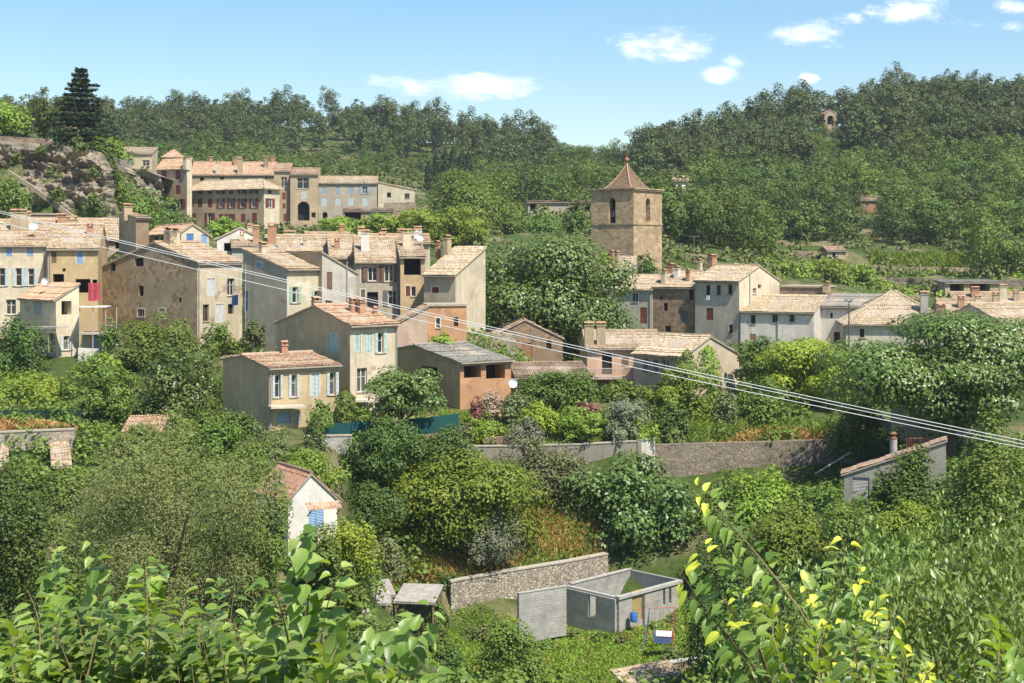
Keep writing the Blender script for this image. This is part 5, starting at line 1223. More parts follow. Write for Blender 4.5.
for k, (x0, x1, yt, yb, Y, mt, lab) in enumerate(((688,756,478,530,107,'mid','leafy bush beside the fig tree under the dark wall'), (728,812,468,524,106,'bright','bright leafy bush rising against the dark retaining wall'), (792,850,486,532,100,'mid','green bush before the garage door'), (690,760,512,574,101,'oak','olive-toned bush on the slope behind the yellow-tipped shoots'),
        (745,830,504,566,96,'walnut','yellowish bush in the middle of the slope behind the yellow-tipped shoots'), (816,888,500,548,90,'mid','rounded bush below the garage'), (868,940,500,546,84,'bright','pale green bush between the garage and the cherry orchard'))):
    bush(lab, x0, x1, yt, yb, Y, LF[mt], px_leaf=4.2, cov=1.4)
tree('holm_oak', 'round nearly black tree beside the swing', 678, 776, 548, 668, 80, 'round', LF['dark'], 4.2, 1.8)
bush('yellow-green thicket under the lawn', 466, 556, 620, 690, 86, LF['mid'], px_leaf=4.2, cov=1.4)
bush('dark little conifer below the garden sheds', 430, 466, 640, 690, 86, LF['dark'], px_leaf=4)
bush('ivy covering the broad boarded shed', 424, 452, 598, 632, 89, LF['ivy'], px_leaf=4, depth=.6)
bush('vine on the path between the garden sheds', 338, 360, 606, 640, 86.5, LF['vine'], px_leaf=4.2)
bush('green vine leaves over the lower shed roof', 392, 412, 610, 650, 87, LF['vine'], px_leaf=4.2)
bush('climbing bush at the lower end of the rubble wall', 452, 512, 624, 652, 97, LF['scrub'], px_leaf=3.8)
bush('ivy tuft hanging over the rubble wall top', 522, 548, 564, 580, 102.6, LF['ivy'], depth=.5)
bush('dark creeper over the shaded end of the rubble wall', 560, 616, 552, 586, 106.0, LF['dark'], depth=.3, cov=.8)
bush('dark creeper hanging at the near end of the rubble wall', 430, 464, 570, 600, 99.6, LF['dark'], depth=.6)
bush('dry weedy bush under the swing', 655, 690, 642, 676, 89.5, LF['scrub'], px_leaf=3.8)
# ------------------------------------------------------------------ trees inside the village
tree('plane_tree', 'great dark green plane tree in the middle of the village', 456, 632, 237, 352, 150, 'round', LF['plane'], 4.4, 2.3, rad=.6, depth=.85, skirt=False)
for i, (x0, x1, yt, yb) in enumerate(((316,366,216,238), (352,402,213,240), (388,440,209,242), (424,490,208,246))):
    tree('plane_tree', ['smallest clipped plane tree under the town hall block', 'clipped plane tree in front of the blue awning', 'clipped plane tree between the awning and the big evergreen mound', 'broadest clipped plane tree at the end of its row'][i], x0, x1, yt, yb, 216, 'wide', LF['bright'], 3.4, 1.6, group='row of clipped plane trees below the square', skirt=False)
tree('evergreen_oak', 'big rounded evergreen mound above the clipped planes', 414, 538, 172, 248, 250, 'bush', LF['mid'], 3.4, 1.7)
tree('garden_tree', 'small bright tree in front of the long mansion', 208, 248, 217, 240, 200, 'round', LF['bright'], 3.4, 1.5)
bush('green bush at the foot of the rock outcrop', 112, 160, 192, 226, 226, LF['mid'], px_leaf=3.4)
tree('tree_on_cliff', 'pale leafy tree hanging over the side of the rock cliff', 92, 132, 136, 206, 224, 'loose', LF['bright'], 3.2, 1.2, skirt=False)
bush('olive shrub clinging to the lower rock cliff', 82, 106, 192, 216, 192, LF['oak'], px_leaf=3.4)
bush('bright bush at the foot of the rock cliff', -12, 34, 176, 222, 178, LF['mid'], px_leaf=3.8)
bush('small shrub on a ledge of the rock cliff', 46, 62, 164, 178, 195, LF['scrub'], px_leaf=3.2)
bush('grey bush on the rock cliff below the cedar', 66, 90, 136, 152, 198, LF['oak'], px_leaf=3.2)
bush('ivy growing up the tall gable in front of the bell tower', 634, 662, 253, 282, 176.5, LF['ivy'], px_leaf=3.6, depth=.3)
bush('small tree top between the bell tower and the rooftops', 596, 616, 252, 266, 184, LF['bright'], px_leaf=3.4)
tree('cedar_tree', 'tall dark blue-green cedar on top of the cliff', 38, 124, 69, 154, 208, 'cedar', LF['cedar'], 3.6, 2.4, depth=1.0, skirt=False)
tree('garden_tree', 'round olive-yellow tree beside the cedar', 20, 68, 88, 138, 212, 'loose', LF['oak'], 3.2, .9, skirt=False)
tree('garden_tree', 'bright green tree at the edge of the cliff top', -30, 32, 102, 140, 210, 'bush', LF['bright'], 3.6, 1.4, skirt=False)
for i, (x0, x1, yt, yb, Y) in enumerate(((772,818,262,292,205), (806,850,258,290,205), (836,878,264,292,206))):
    tree('plane_tree', ['bright clipped plane behind the brown attic block', 'taller bright clipped plane behind the grey sheet roof', 'bright clipped plane next to the hipped roof'][i], x0, x1, yt, yb, Y, 'wide', LF['bright'], 3.4, 1.5, group='bright plane trees behind the row', skirt=False)
for i, (px, yt, yb, Y, w) in enumerate(((436,158,186,325,7), (445,154,184,325,8), (453,151,182,326,8), (462,154,180,327,8), (468,156,180,328,7), (428,166,190,322,6), (972,120,140,420,6))):
    tree('cypress_tree', 'narrow black-green cypress in the cluster above the evergreen mound' if i < 6 else 'single narrow cypress on the far hill', px-w/2-1, px+w/2+1, yt-4, yb, Y, 'column', LF['cypress'], 3.0, 1.6, group='cypress cluster above the evergreen mound' if i < 6 else None, depth=1.0)

bush('broad green thicket below the villa on the rock outcrop', 102, 168, 186, 230, 212, LF['mid'], px_leaf=3.4)
bush('lighter bush in front of the foot of the hotel tower', 150, 196, 212, 234, 236, LF['oak'], px_leaf=3.2)
for i, (x0, x1, yt, yb, Y) in enumerate(((10,24,152,164,199), (48,66,186,202,193), (86,102,164,178,197), (36,48,144,154,201))):
    bush('small dull green shrub rooted in a crack of the rock cliff', x0, x1, yt, yb, Y, LF['oak' if i % 2 else 'scrub'], px_leaf=3.0, group='shrubs growing on the rock cliff')

bush('dark ivy-covered bank just west of the bell tower', 556, 594, 210, 250, 232, LF['ivy'], px_leaf=3.2, cov=1.5)
bush('tall dark bush on the bank above the great plane tree', 522, 562, 206, 246, 238, LF['mid'], px_leaf=3.2, cov=1.5)
bush('olive-green bush at the foot of the evergreen mound', 486, 528, 212, 246, 236, LF['oak'], px_leaf=3.2, cov=1.5)
bush('green bush behind the tall grey gabled house', 742, 786, 264, 288, 206, LF['mid'], px_leaf=3.2)
bush('dense green thicket left of the blank wall of the low yellow house', 196, 230, 396, 446, 108, LF['mid'])
bush('leafy bush hiding the corner of the low yellow house', 226, 262, 412, 446, 102.2, LF['oak'])
bush('bright bush on the slope below the small pale house', 84, 128, 352, 386, 122, LF['bright'])

bush('ivy curtain over the middle of the garage wall', 866, 904, 468, 516, 95.4, LF['ivy'], depth=.3, px_leaf=4.2)
bush('leafy bush in front of the side of the white garden house', 258, 292, 500, 560, 82.5, LF['mid'])

def gbush(label, px, Y, wpx, h, mat, **kw):
    z = gz(XP(px, Y), Y); yt = HYP - (z + h)/Y*F; yb = HYP - z/Y*F + 1
    return bush(label, px - wpx/2, px + wpx/2, yt, yb, Y, mat, **kw)
for i, (px, Y, w, h, mt) in enumerate(((100,212,24,5,'bright'), (112,214,22,5,'mid'), (108,222,24,6,'oak'), (118,226,24,6,'mid'), (104,236,26,7,'bright'), (120,240,24,6,'mid'), (128,234,22,5,'oak'), (112,248,26,6,'mid'), (130,250,22,5,'bright'), (122,216,20,4,'mid'), (140,258,22,5,'oak'), (152,262,20,5,'mid'), (164,264,20,5,'oak'), (172,272,16,4,'mid'))):
    gbush('leafy bush on the green slope between the cliff and the rock outcrop', px, Y, w, h, LF[mt], px_leaf=3.2, cov=1.5, group='bushes on the slope beside the cliff')
gbush('leafy bush below the white garden house', 342, 84, 56, 2.6, LF['mid'], cov=1.4)
gbush('viny bush between the white garden house and the sheds', 372, 81, 60, 2.0, LF['vine'], cov=1.4)
gbush('low oak-leaved bush in front of the lowest shed', 338, 77, 60, 2.2, LF['oak'], cov=1.4)

for i, (px, Y, w, h) in enumerate(((520,93.6,22,.7), (548,95,20,.6), (574,97,18,.5), (600,95.5,20,.6), (622,94.8,14,.5), (655,97,18,.6), (672,98.2,16,.7))):
    gbush('tuft of weeds at the foot of the breeze-block walls', px, Y, w, h, LF['mid' if i % 2 else 'scrub'], px_leaf=3.2, group='weeds along the breeze-block walls')
gbush('vine spilling over the back of the broad boarded shed', 402, 92.5, 36, 2.6, LF['vine'], px_leaf=4)
gbush('vine thicket in front of the highest shed', 364, 87.5, 34, 2.2, LF['vine'], px_leaf=4)
gbush('leafy bush in front of the broad boarded shed', 432, 87, 36, 1.8, LF['mid'], px_leaf=4)

gbush('leafy bush half hiding the pink-tiled shed', 62, 93.5, 50, 2.6, LF['mid'])
gbush('bush half hiding the westernmost orange-tiled shed', 6, 92.5, 44, 2.6, LF['oak'])
gbush('leafy bush half hiding the tiled outbuilding', 142, 101.2, 64, 2.3, LF['mid'])
for i, (px, Y, w, h) in enumerate(((98,205.5,22,4.5), (110,206.5,22,5), (118,208,20,5), (86,205,18,3))):
    gbush('leafy bush crowning the eastern end of the rock cliff', px, Y, w, h, LF[('mid','oak')[i % 2]], px_leaf=3.2, cov=1.5, group='bushes crowning the rock cliff')

gbush('leafy bush in front of the east end of the garage wall', 934, 91.5, 46, 3.4, LF['mid'], px_leaf=4.2)
gbush('dark bush in front of the middle of the garage wall', 900, 92.5, 36, 2.6, LF['ivy'], px_leaf=4.2)
# ------------------------------------------------------------------ trees of the hills
def far_mesh(kind, h, rx, mat, n, size, seed, trunk_h, rad=.16, aspect=.7):
    """one far tree as a single mesh: crown and trunk, origin at the ground"""
    rng = np.random.default_rng(seed); pts, N = crown_points(kind, n, rng)
    V = leaf_quads(pts*np.array([rx, rx, h-trunk_h]) + np.array([0,0,trunk_h]), N, size, rng, aspect, None, .38)
    m = MB(); m.tube([(0,0,-1.5),(.15,.1,trunk_h*.6),(0,.1,trunk_h + (h-trunk_h)*.6)], [rad*1.2, rad, rad*.35], 5, 1)
    m.grid(V, np.arange(len(V)).reshape(-1, 4), None, 0)
    return m.mesh(kind + '_far', [mat, BARK])
PINE = [far_mesh('pine', h, rx, LF['pine'], 2200, .52, 100+i, th) for i, (h, rx, th) in enumerate(((12,4.6,1.6), (10.5,4.4,1.2), (13.5,4.8,2.4), (11,3.6,1.4), (9,3.8,1.0)))]
OAKS = [far_mesh('oak', h, rx, LF[mt], 2200, .48, 200+i, th) for i, (h, rx, th, mt) in enumerate(((9,4.8,1.0,'oak'), (10.5,5.4,1.4,'mid'), (8,4.4,.8,'ivy'), (11,4.6,1.6,'oak'), (9.5,5.2,1.0,'dark')))]
POP = [far_mesh('column', 13, 1.9, LF['mid'], 620, .55, 300, .8)]
rngH = np.random.default_rng(77)
class Spots:
    def __init__(s): s.p = []
    def ok(s, x, y, d):
        return all((x-a)**2 + (y-b)**2 > d*d for a, b in s.p)
SP = Spots()
HILL = []   # (x, y, mesh, scale, kind, label, group)
def sow(n, px0, px1, Y0, Y1, dist, protos, label, group, name, smin=.8, smax=1.2, keep=lambda px, Y: True, tries=40):
    k = 0
    for _ in range(n*tries):
        if k >= n: break
        px = rngH.uniform(px0, px1); Y = rngH.uniform(Y0, Y1); x = XP(px, Y)
        if not keep(px, Y) or not SP.ok(x, Y, dist): continue
        SP.p.append((x, Y)); k += 1
        HILL.append((x, Y, px, protos[rngH.integers(len(protos))], rngH.uniform(smin, smax), label, group, name))
def crest(px):   # distance of the crest line
    return np.interp(px, [-100, 350, 520, 610, 700, 1150], [522, 518, 498, 466, 448, 442])
# trees along the crests, against the sky
for x0, x1, n, lab, gr in ((-20,250,26,'dark pine against the sky on the crest behind the cedar and the mansion','pines on the western crest'), (250,390,14,'dark pine against the sky above the scrub clearing','pines on the crest above the clearing'), (395,560,20,'slender pine in the dense stand ending the western crest','pines at the end of the western crest'),
        (640,800,16,'pine on the rising shoulder of the chapel hill','pines on the shoulder of the chapel hill'), (838,1040,22,'tall pine on the summit of the chapel hill','pines on the summit of the chapel hill')):
    k = 0
    for _ in range(4000):
        if k >= n: break
        px = rngH.uniform(x0, x1); Y = crest(px) - rngH.uniform(0, 9); x = XP(px, Y)
        if not SP.ok(x, Y, 4.2): continue
        SP.p.append((x, Y)); k += 1; HILL.append((x, Y, px, PINE[rngH.integers(5)], rngH.uniform(.85, 1.2), lab, gr, 'pine_tree'))
nochap = lambda px, Y: not (806 < px < 855 and 338 < Y < 434)
sow(100, -30, 560, 418, 505, 6.2, PINE, 'rounded pine in the wood covering the slope behind the mansion', 'pines on the western slope', 'pine_tree', .8, 1.25, keep=lambda px, Y: not (300 < px < 470 and Y < 440) and Y < crest(px) - 9)
sow(130, 640, 1060, 352, 436, 6.8, PINE, 'rounded pine in the wood covering the chapel hill', 'pines on the chapel hill', 'pine_tree', .9, 1.4, keep=nochap)
sow(22, 804, 857, 340, 418, 5, OAKS, 'low leafy tree in the gap below the hilltop chapel', 'low trees below the chapel', 'oak_tree', .38, .52)
sow(26, 560, 660, 350, 470, 7, OAKS, 'green oak in the saddle behind the bell tower', 'oaks in the saddle', 'oak_tree', .7, 1.0)
sow(34, 440, 620, 272, 345, 7.5, OAKS, 'leafy tree on the bank between the evergreen mound and the bell tower', 'trees on the bank behind the tower', 'oak_tree', .6, .95, keep=lambda px, Y: not (520 < px < 600 and 250 < Y < 272) and px > 482)
sow(30, 655, 760, 228, 264, 5.2, OAKS, 'tall leafy tree in the grove directly right of the bell tower', 'grove beside the bell tower', 'oak_tree', .75, 1.15)
sow(120, 690, 1070, 264, 350, 5.6, OAKS, 'leafy tree in the broadleaved belt below the pines', 'broadleaved trees under the chapel hill', 'oak_tree', .75, 1.15, keep=lambda px, Y: not (850 < px < 888 and Y < 300) and not (662 < px < 702 and Y < 302))
sow(16, 985, 1080, 226, 262, 6.5, OAKS[:2], 'dark leafy tree at the foot of the far hill above the terraces', 'dark trees over the terraces', 'oak_tree', .8, 1.1)
sow(30, 300, 470, 350, 425, 8, OAKS, 'low oak dotted over the scrub clearing', 'oaks in the scrub clearing', 'oak_tree', .35, .6)
sow(26, 100, 330, 345, 415, 7, OAKS, 'leafy tree at the lower edge of the wood behind the mansion', 'trees at the edge of the western wood', 'oak_tree', .5, .85)
gz_all = ground([h[0] for h in HILL], [h[1] for h in HILL])
for (x, Y, px, me, s, lab, gr, nm), z in zip(HILL, gz_all):
    o = bpy.data.objects.new(nm, me); COL.objects.link(o); o.location = (x, Y, z-.2); s2 = s*rngH.uniform(.9, 1.15)
    o.scale = (s2, s2, s*rngH.uniform(.9, 1.1)); o.rotation_euler = (0, 0, rngH.uniform(0, 6.28)); tag(o, lab, 'tree', gr)
# the rest of the wood, which nobody could count: one mass on each hill
def base_arrays(kind, n, size, seed, h, rx, th):
    rng = np.random.default_rng(seed); pts, N = crown_points(kind, n, rng)
    return leaf_quads(pts*np.array([rx, rx, h-th]) + np.array([0,0,th]), N, size, rng, .75, None, .38)
def mass(name, label, mat, spots, protos, smin, smax, seed):
    rng = np.random.default_rng(seed); out = []
    zs = ground([p[0] for p in spots], [p[1] for p in spots])
    for (x, y), z in zip(spots, zs):
        V = protos[rng.integers(len(protos))]; a = rng.uniform(0, 6.28); s = rng.uniform(smin, smax); c, sn = math.cos(a), math.sin(a)
        W = V*s; out.append(np.stack([W[:, 0]*c - W[:, 1]*sn + x, W[:, 0]*sn + W[:, 1]*c + y, W[:, 2] + z - .3], 1))
    o = link(name, mesh_quads(name, np.concatenate(out), mat)); tag(o, label, None, None, 'stuff'); o['category'] = 'woodland'
def rand_spots(n, px0, px1, Y0, Y1, d, seed, keep=lambda px, Y: True, used=None):
    rng = np.random.default_rng(seed); sp = []; S = used if used is not None else Spots()
    for _ in range(n*30):
        if len(sp) >= n: break
        px = rng.uniform(px0, px1); Y = rng.uniform(Y0, Y1); x = XP(px, Y)
        if not keep(px, Y) or not S.ok(x, Y, d): continue
        S.p.append((x, Y)); sp.append((x, Y))
    return sp
PB = [base_arrays('pine', 380, .85, 400+i, h, rx, th) for i, (h, rx, th) in enumerate(((10.5,4.2,2.5), (9,4,2), (11.5,4.2,3.2)))]
OB = [base_arrays('oak', 340, .75, 420+i, h, rx, .5) for i, (h, rx) in enumerate(((7.5,4.4), (6,4), (8.5,4.4)))]
SB = [base_arrays('bush', 46, .55, 440+i, h, rx, 0) for i, (h, rx) in enumerate(((1.4,1.3), (1.0,1.2), (1.9,1.5)))]
pine_sp = rand_spots(330, -420, 560, 405, 560, 3.6, 1, lambda px, Y: not (300 < px < 470 and Y < 440), SP) + rand_spots(380, 640, 1380, 348, 500, 3.6, 2, nochap, SP)
mass('pine_wood', 'pine wood filling the gaps between the taller pines of both hills', LF['pine'], pine_sp, PB, .6, 1.0, 5)
oak_sp = rand_spots(300, 560, 1350, 262, 352, 3.2, 3, lambda px, Y: not (850 < px < 888 and Y < 300) and not (660 < px < 704 and Y < 302), SP) + rand_spots(150, 90, 620, 320, 430, 3.6, 4, lambda px, Y: not (300 < px < 440), SP)
mass('undergrowth_wood', 'broadleaved undergrowth filling the lower slopes', LF['oak'], oak_sp, OB, .5, .9, 6)
scr = rand_spots(1300, 60, 640, 290, 470, 1.4, 7) + rand_spots(700, 560, 1250, 200, 300, 1.4, 8) + rand_spots(300, 280, 480, 340, 430, 1.3, 9) + rand_spots(260, 100, 620, 196, 285, 1.6, 11)
mass('scrub', 'low scrub scattered over the hillsides and terraces', LF['scrub'], scr, SB, .6, 1.5, 8)
# green terraces and vegetable plots
veg = rand_spots(260, 760, 1120, 198, 246, 1.2, 12)
mass('terrace_greenery', 'green vines and vegetables on the terraces behind the row', LF['bright'], veg, SB, .5, 1.0, 9)
# undergrowth on the garden slopes, away from the lawn
def slope_keep(px, Y):
    if 425 < px < 725 and 84 < Y < 114: return False
    if 372 < px < 445 and 76 < Y < 96: return False
    if 225 < px < 340 and Y > 98: return False
    return True
und = rand_spots(1500, -150, 1180, 60, 112, .95, 21, slope_keep) + rand_spots(420, -260, 1300, 24, 60, 1.3, 22) + rand_spots(700, -100, 1150, 113, 178, 1.1, 23, lambda px, Y: False if 222 < px < 400 and Y < 120 else True)
SBn = [base_arrays('bush', 150, .26, 460+i, h, rx, 0) for i, (h, rx) in enumerate(((1.3,1.2), (.9,1.1), (1.8,1.3)))]
mass('undergrowth', 'tangled green undergrowth between the garden trees', LF['mid'], und, SBn, .7, 1.4, 10)

# ------------------------------------------------------------------ grass, dry meadow and poppies
def blades(name, label, mat, poly, n, h, w, seed, thr=-.9):
    """upright blades scattered over a ground polygon given as (px, Y) corners"""
    rng = np.random.default_rng(seed); q = np.array([(XP(a, b), b) for a, b in poly])
    lo, hi = q.min(0), q.max(0); pts = []
    while sum(map(len, pts)) < n:
        c = rng.uniform(lo, hi, (n, 2)); ins = np.zeros(n, bool); j = len(q)-1
        for i in range(len(q)):
            xi, yi = q[i]; xj, yj = q[j]
            ins ^= ((yi > c[:, 1]) != (yj > c[:, 1])) & (c[:, 0] < (xj-xi)*(c[:, 1]-yi)/(yj-yi+1e-12) + xi); j = i
        nn = np.array([mnoise.noise(Vector((a*.30+seed, b*.30, 0))) for a, b in c]); c = c[ins & (nn > thr + rng.uniform(-.12, .12, n))]; pts.append(c)
    c = np.concatenate(pts)[:n]; z = ground(c[:, 0], c[:, 1]); B = np.stack([c[:, 0], c[:, 1], z], 1)
    a = rng.uniform(0, 6.28, n); d = np.stack([np.cos(a), np.sin(a), np.zeros(n)], 1)*(w*.5*rng.uniform(.6, 1.4, n))[:, None]
    lean = rng.normal(0, .65, (n, 3)); lean[:, 2] = 1; H_ = lean*(h*rng.uniform(.4, 1.3, n))[:, None]
    V = np.empty((n, 4, 3)); V[:, 0] = B-d; V[:, 1] = B+d; V[:, 2] = B+d*.5+H_; V[:, 3] = B-d*.5+H_
    o = link(name, mesh_quads(name, V.reshape(-1, 3), mat)); tag(o, label, 'grass', None, 'stuff')
lawn = [(420,84),(735,84),(735,104),(690,101),(560,99),(450,99)]
blades('grass', 'bright green grass of the lawn below the breeze-block building', LF['grass'], lawn, 60000, .13, .12, 31)
blades('dry_grass', 'dry reddish seed heads in patches on the lawn', LF['drygrass'], lawn, 500, .25, .09, 36, .25)
blades('wild_flowers', 'rusty sorrel and poppies in patches on the lawn', LF['poppy'], lawn, 1300, .2, .10, 37, .3)
mead = [(380,98.2),(450,99.6),(530,101.6),(606,104.6),(650,106.5),(520,107.5),(430,105),(380,102.5)]
blades('dry_grass', 'golden dry grass of the meadow above the rubble wall', LF['drygrass'], mead, 3500, .34, .10, 32)
blades('wild_flowers', 'orange-red poppies over the meadow above the rubble wall', LF['poppy'], mead, 6500, .30, .13, 33, -.05)
blades('grass', 'green grass between the poppies above the rubble wall', LF['grass'], mead, 15000, .24, .10, 34)
top = [(655,113.2),(860,114.2),(860,117),(655,117)]
blades('wild_flowers', 'orange flowers along the top of the dark retaining wall', LF['poppy'], [(700,113.5),(856,114),(856,115.5),(760,115.5)], 1800, .32, .12, 38)
blades('grass', 'grass strip on top of the dark retaining wall', LF['walnut'], top, 2200, .45, .10, 39)
blades('dry_grass', 'dry orange grass behind the rubble terrace wall', LF['poppy'], [(-40,100.6),(78,101),(80,104.5),(-40,104)], 3500, .34, .12, 40)
blades('grass', 'small lawn in front of the flower garden', LF['grass'], [(440,109.5),(640,111),(640,116),(440,116)], 5000, .3, .10, 41)
blades('dry_grass', 'sunlit yellow grass on the long terraces of the far slope', LF['walnut'], [(870,243),(1050,238),(1050,250),(870,252)], 6000, .9, .3, 42)
# ------------------------------------------------------------------ cherry orchard close below
def cherry(px, Y, top_py, rpx, label, seed, n):
    rng = np.random.default_rng(seed); X = XP(px, Y); zt = ZP(top_py, Y); rx = rpx/F*Y; g = gz(X, Y); H = max(2.2, zt-g)
    root = empty('cherry_tree', (X, Y, g)); tag(root, label, 'tree', None)
    # arching twigs with hanging leaves
    tw = []; nt = n//20
    pts, N = crown_points('round', nt, rng); base = pts*np.array([rx, rx*1.15, H*.72]) + np.array([0,0,H*.28])
    d = N + rng.normal(0, .5, (nt, 3)); d[:, 2] = d[:, 2]*.3 + .1; d /= np.linalg.norm(d, axis=1)[:, None]
    C = (base[:, None, :] + d[:, None, :]*np.linspace(-.25, .25, 14)[None, :, None]*.9 + rng.normal(0, .05, (nt, 14, 3))).reshape(-1, 3)
    m = len(C); side = rng.normal(0, 1, (m, 3)); side[:, 2] = 0; side /= np.linalg.norm(side, axis=1)[:, None]
    ax = side*.75 + np.array([0,0,-1.0]) ; C = C + ax*.05
    V = leaf_quads(C, side + np.array([0,0,.35]), .115, rng, .44, ax, .55)
    link('crown', mesh_quads('cherry_leaves', V, LF['cherry']), root)
    trunk_mesh(H*.25, H, rx, .10, rng, limbs=7).build('trunk', BARKL, root)
for i, a in enumerate(((985,15.5,556,150,'nearest cherry tree with long drooping leaves',1,26000), (880,19,536,95,'cherry tree beside the yellow-tipped shoots',2,14000), (1010,20,528,130,'second cherry tree behind the nearest one',3,17000), (800,21,560,80,'cherry tree partly hidden by the yellow-tipped shoots',4,10000), (930,25,517,90,'cherry tree in the back row before the pale green bush',5,12000), (1040,26,508,90,'cherry tree in the back row below the leafy garden tree',6,11000), (860,26,530,70,'smallest cherry tree at the far corner of the orchard',7,8000))):
    cherry(*a)
# ------------------------------------------------------------------ leafy shrubs close to the camera
YOUNG = leafmat((.48,.56,.030), (.68,.72,.060), .6, .4, .4, name='young_leaf')
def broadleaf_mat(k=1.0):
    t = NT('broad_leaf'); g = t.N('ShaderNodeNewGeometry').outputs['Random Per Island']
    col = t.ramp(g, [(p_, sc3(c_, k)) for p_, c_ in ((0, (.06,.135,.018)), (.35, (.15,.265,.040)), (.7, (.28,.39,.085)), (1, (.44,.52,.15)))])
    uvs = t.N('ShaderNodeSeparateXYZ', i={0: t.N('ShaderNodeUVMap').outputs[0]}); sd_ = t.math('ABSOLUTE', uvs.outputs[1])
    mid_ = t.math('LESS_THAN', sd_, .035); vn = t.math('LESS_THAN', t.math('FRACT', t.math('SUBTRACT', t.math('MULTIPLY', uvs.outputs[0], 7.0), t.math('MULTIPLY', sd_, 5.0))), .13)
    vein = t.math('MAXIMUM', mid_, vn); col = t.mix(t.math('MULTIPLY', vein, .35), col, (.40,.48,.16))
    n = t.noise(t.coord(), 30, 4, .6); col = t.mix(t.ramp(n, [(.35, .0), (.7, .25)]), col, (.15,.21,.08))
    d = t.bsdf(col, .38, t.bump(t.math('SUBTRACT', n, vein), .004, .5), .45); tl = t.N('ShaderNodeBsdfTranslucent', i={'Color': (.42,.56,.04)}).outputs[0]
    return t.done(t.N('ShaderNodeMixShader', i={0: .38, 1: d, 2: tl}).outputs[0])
BROAD = broadleaf_mat(); BROAD_D = broadleaf_mat(.5); STEM = plain((.22,.17,.09), .8, .2, .3, name='young_stem')  # BROAD_D: darker older leaves, with the shade of the gaps painted in
# leaf outline: midrib and two edges, folded along the midrib and curling at the tip
_t = np.array([0, .10, .30, .55, .80, 1.0]); _w = np.array([0, .27, .42, .39, .20, 0])
def leaf_template(fold, curl):
    V = [(0, 0, 0)]
    for t, w in zip(_t[1:-1], _w[1:-1]):
        z = -curl*t*t
        V += [(t, -w, z + fold*w), (t, 0, z), (t, w, z + fold*w)]
    V.append((1, 0, -curl)); return np.array(V)
def leaf_faces():
    f = [(0, 1, 2), (0, 2, 3)]
    for i in range(3):
        a = 1+i*3; f += [(a, a+3, a+4, a+1), (a+1, a+4, a+5, a+2)]
    f += [(10, 13, 11), (11, 13, 12)]
    return f
LFACE = leaf_faces(); LL = np.array([i for f in LFACE for i in f]); LT = np.array([len(f) for f in LFACE])
def leaves_mesh(name, items, mat, rng):
    """items: (base, axis, normal, length, width factor)"""
    n = len(items); Vs = np.empty((n, 14, 3))
    for i, (b, ax, nn, l, wf) in enumerate(items):
        ax = ax.normalized(); nn = (nn - ax*nn.dot(ax)).normalized(); sd = nn.cross(ax)
        T = leaf_template(rng.uniform(.10, .75), rng.uniform(.05, .60))*l; M = np.array([ax, sd*wf, nn])
        Vs[i] = T @ M + np.array(b)
    L = (LL[None, :] + np.arange(n)[:, None]*14).ravel(); T_ = np.tile(LT, n)
    T0 = leaf_template(0, 0); uv1 = T0[LL][:, :2]
    return mesh_raw(name, Vs.reshape(-1, 3), L, T_, mat, uv=np.tile(uv1, (n, 1)), smooth=True)
def shoot(stem, adult, young, base, tip, bend, n, ll, rng, tipn=3, rad=.003, wf=1.0):
    base, tip = Vector(base), Vector(tip); L = (tip-base).length; d = (tip-base).normalized()
    sidev = d.cross(Vector((0, 1, .2))).normalized(); pts = []
    for i in range(9):
        t = i/8; pts.append(base.lerp(tip, t) + bend*math.sin(math.pi*t*.9))
    stem.tube(pts, [rad*(1.2 - .9*i/8) for i in range(9)], 5)
    n = int(n*(1.9 if tipn < 3 else 1.5)); ph = rng.uniform(0, 6.28)
    for k in range(n):
        t = .10 + .90*(k+.5)/n; f = t*8; i = min(int(f), 7); p = pts[i].lerp(pts[i+1], f-i); dd = (pts[i+1]-pts[i]).normalized()
        a = ph*.25 + math.pi*k + rng.uniform(-.45, .45); o = (sidev*math.cos(a) + dd.cross(sidev)*math.sin(a)).normalized()
        sz = ll*(1.0 if t < .8 else 1.0 - (t-.8)*2.6)*rng.uniform(.78, 1.18)
        ax = o*rng.uniform(.8, 1.1) + dd*rng.uniform(.1, .5) + Vector((0,0,-rng.uniform(.0,.45)))
        nn = Vector((rng.uniform(-.3,.3), rng.uniform(-.5,.1), 1)) + dd*.3
        b = p + o*rad + ax.normalized()*.012
        (young if k >= n - tipn else adult).append((b, ax, nn, sz, wf*rng.uniform(.85, 1.12)))
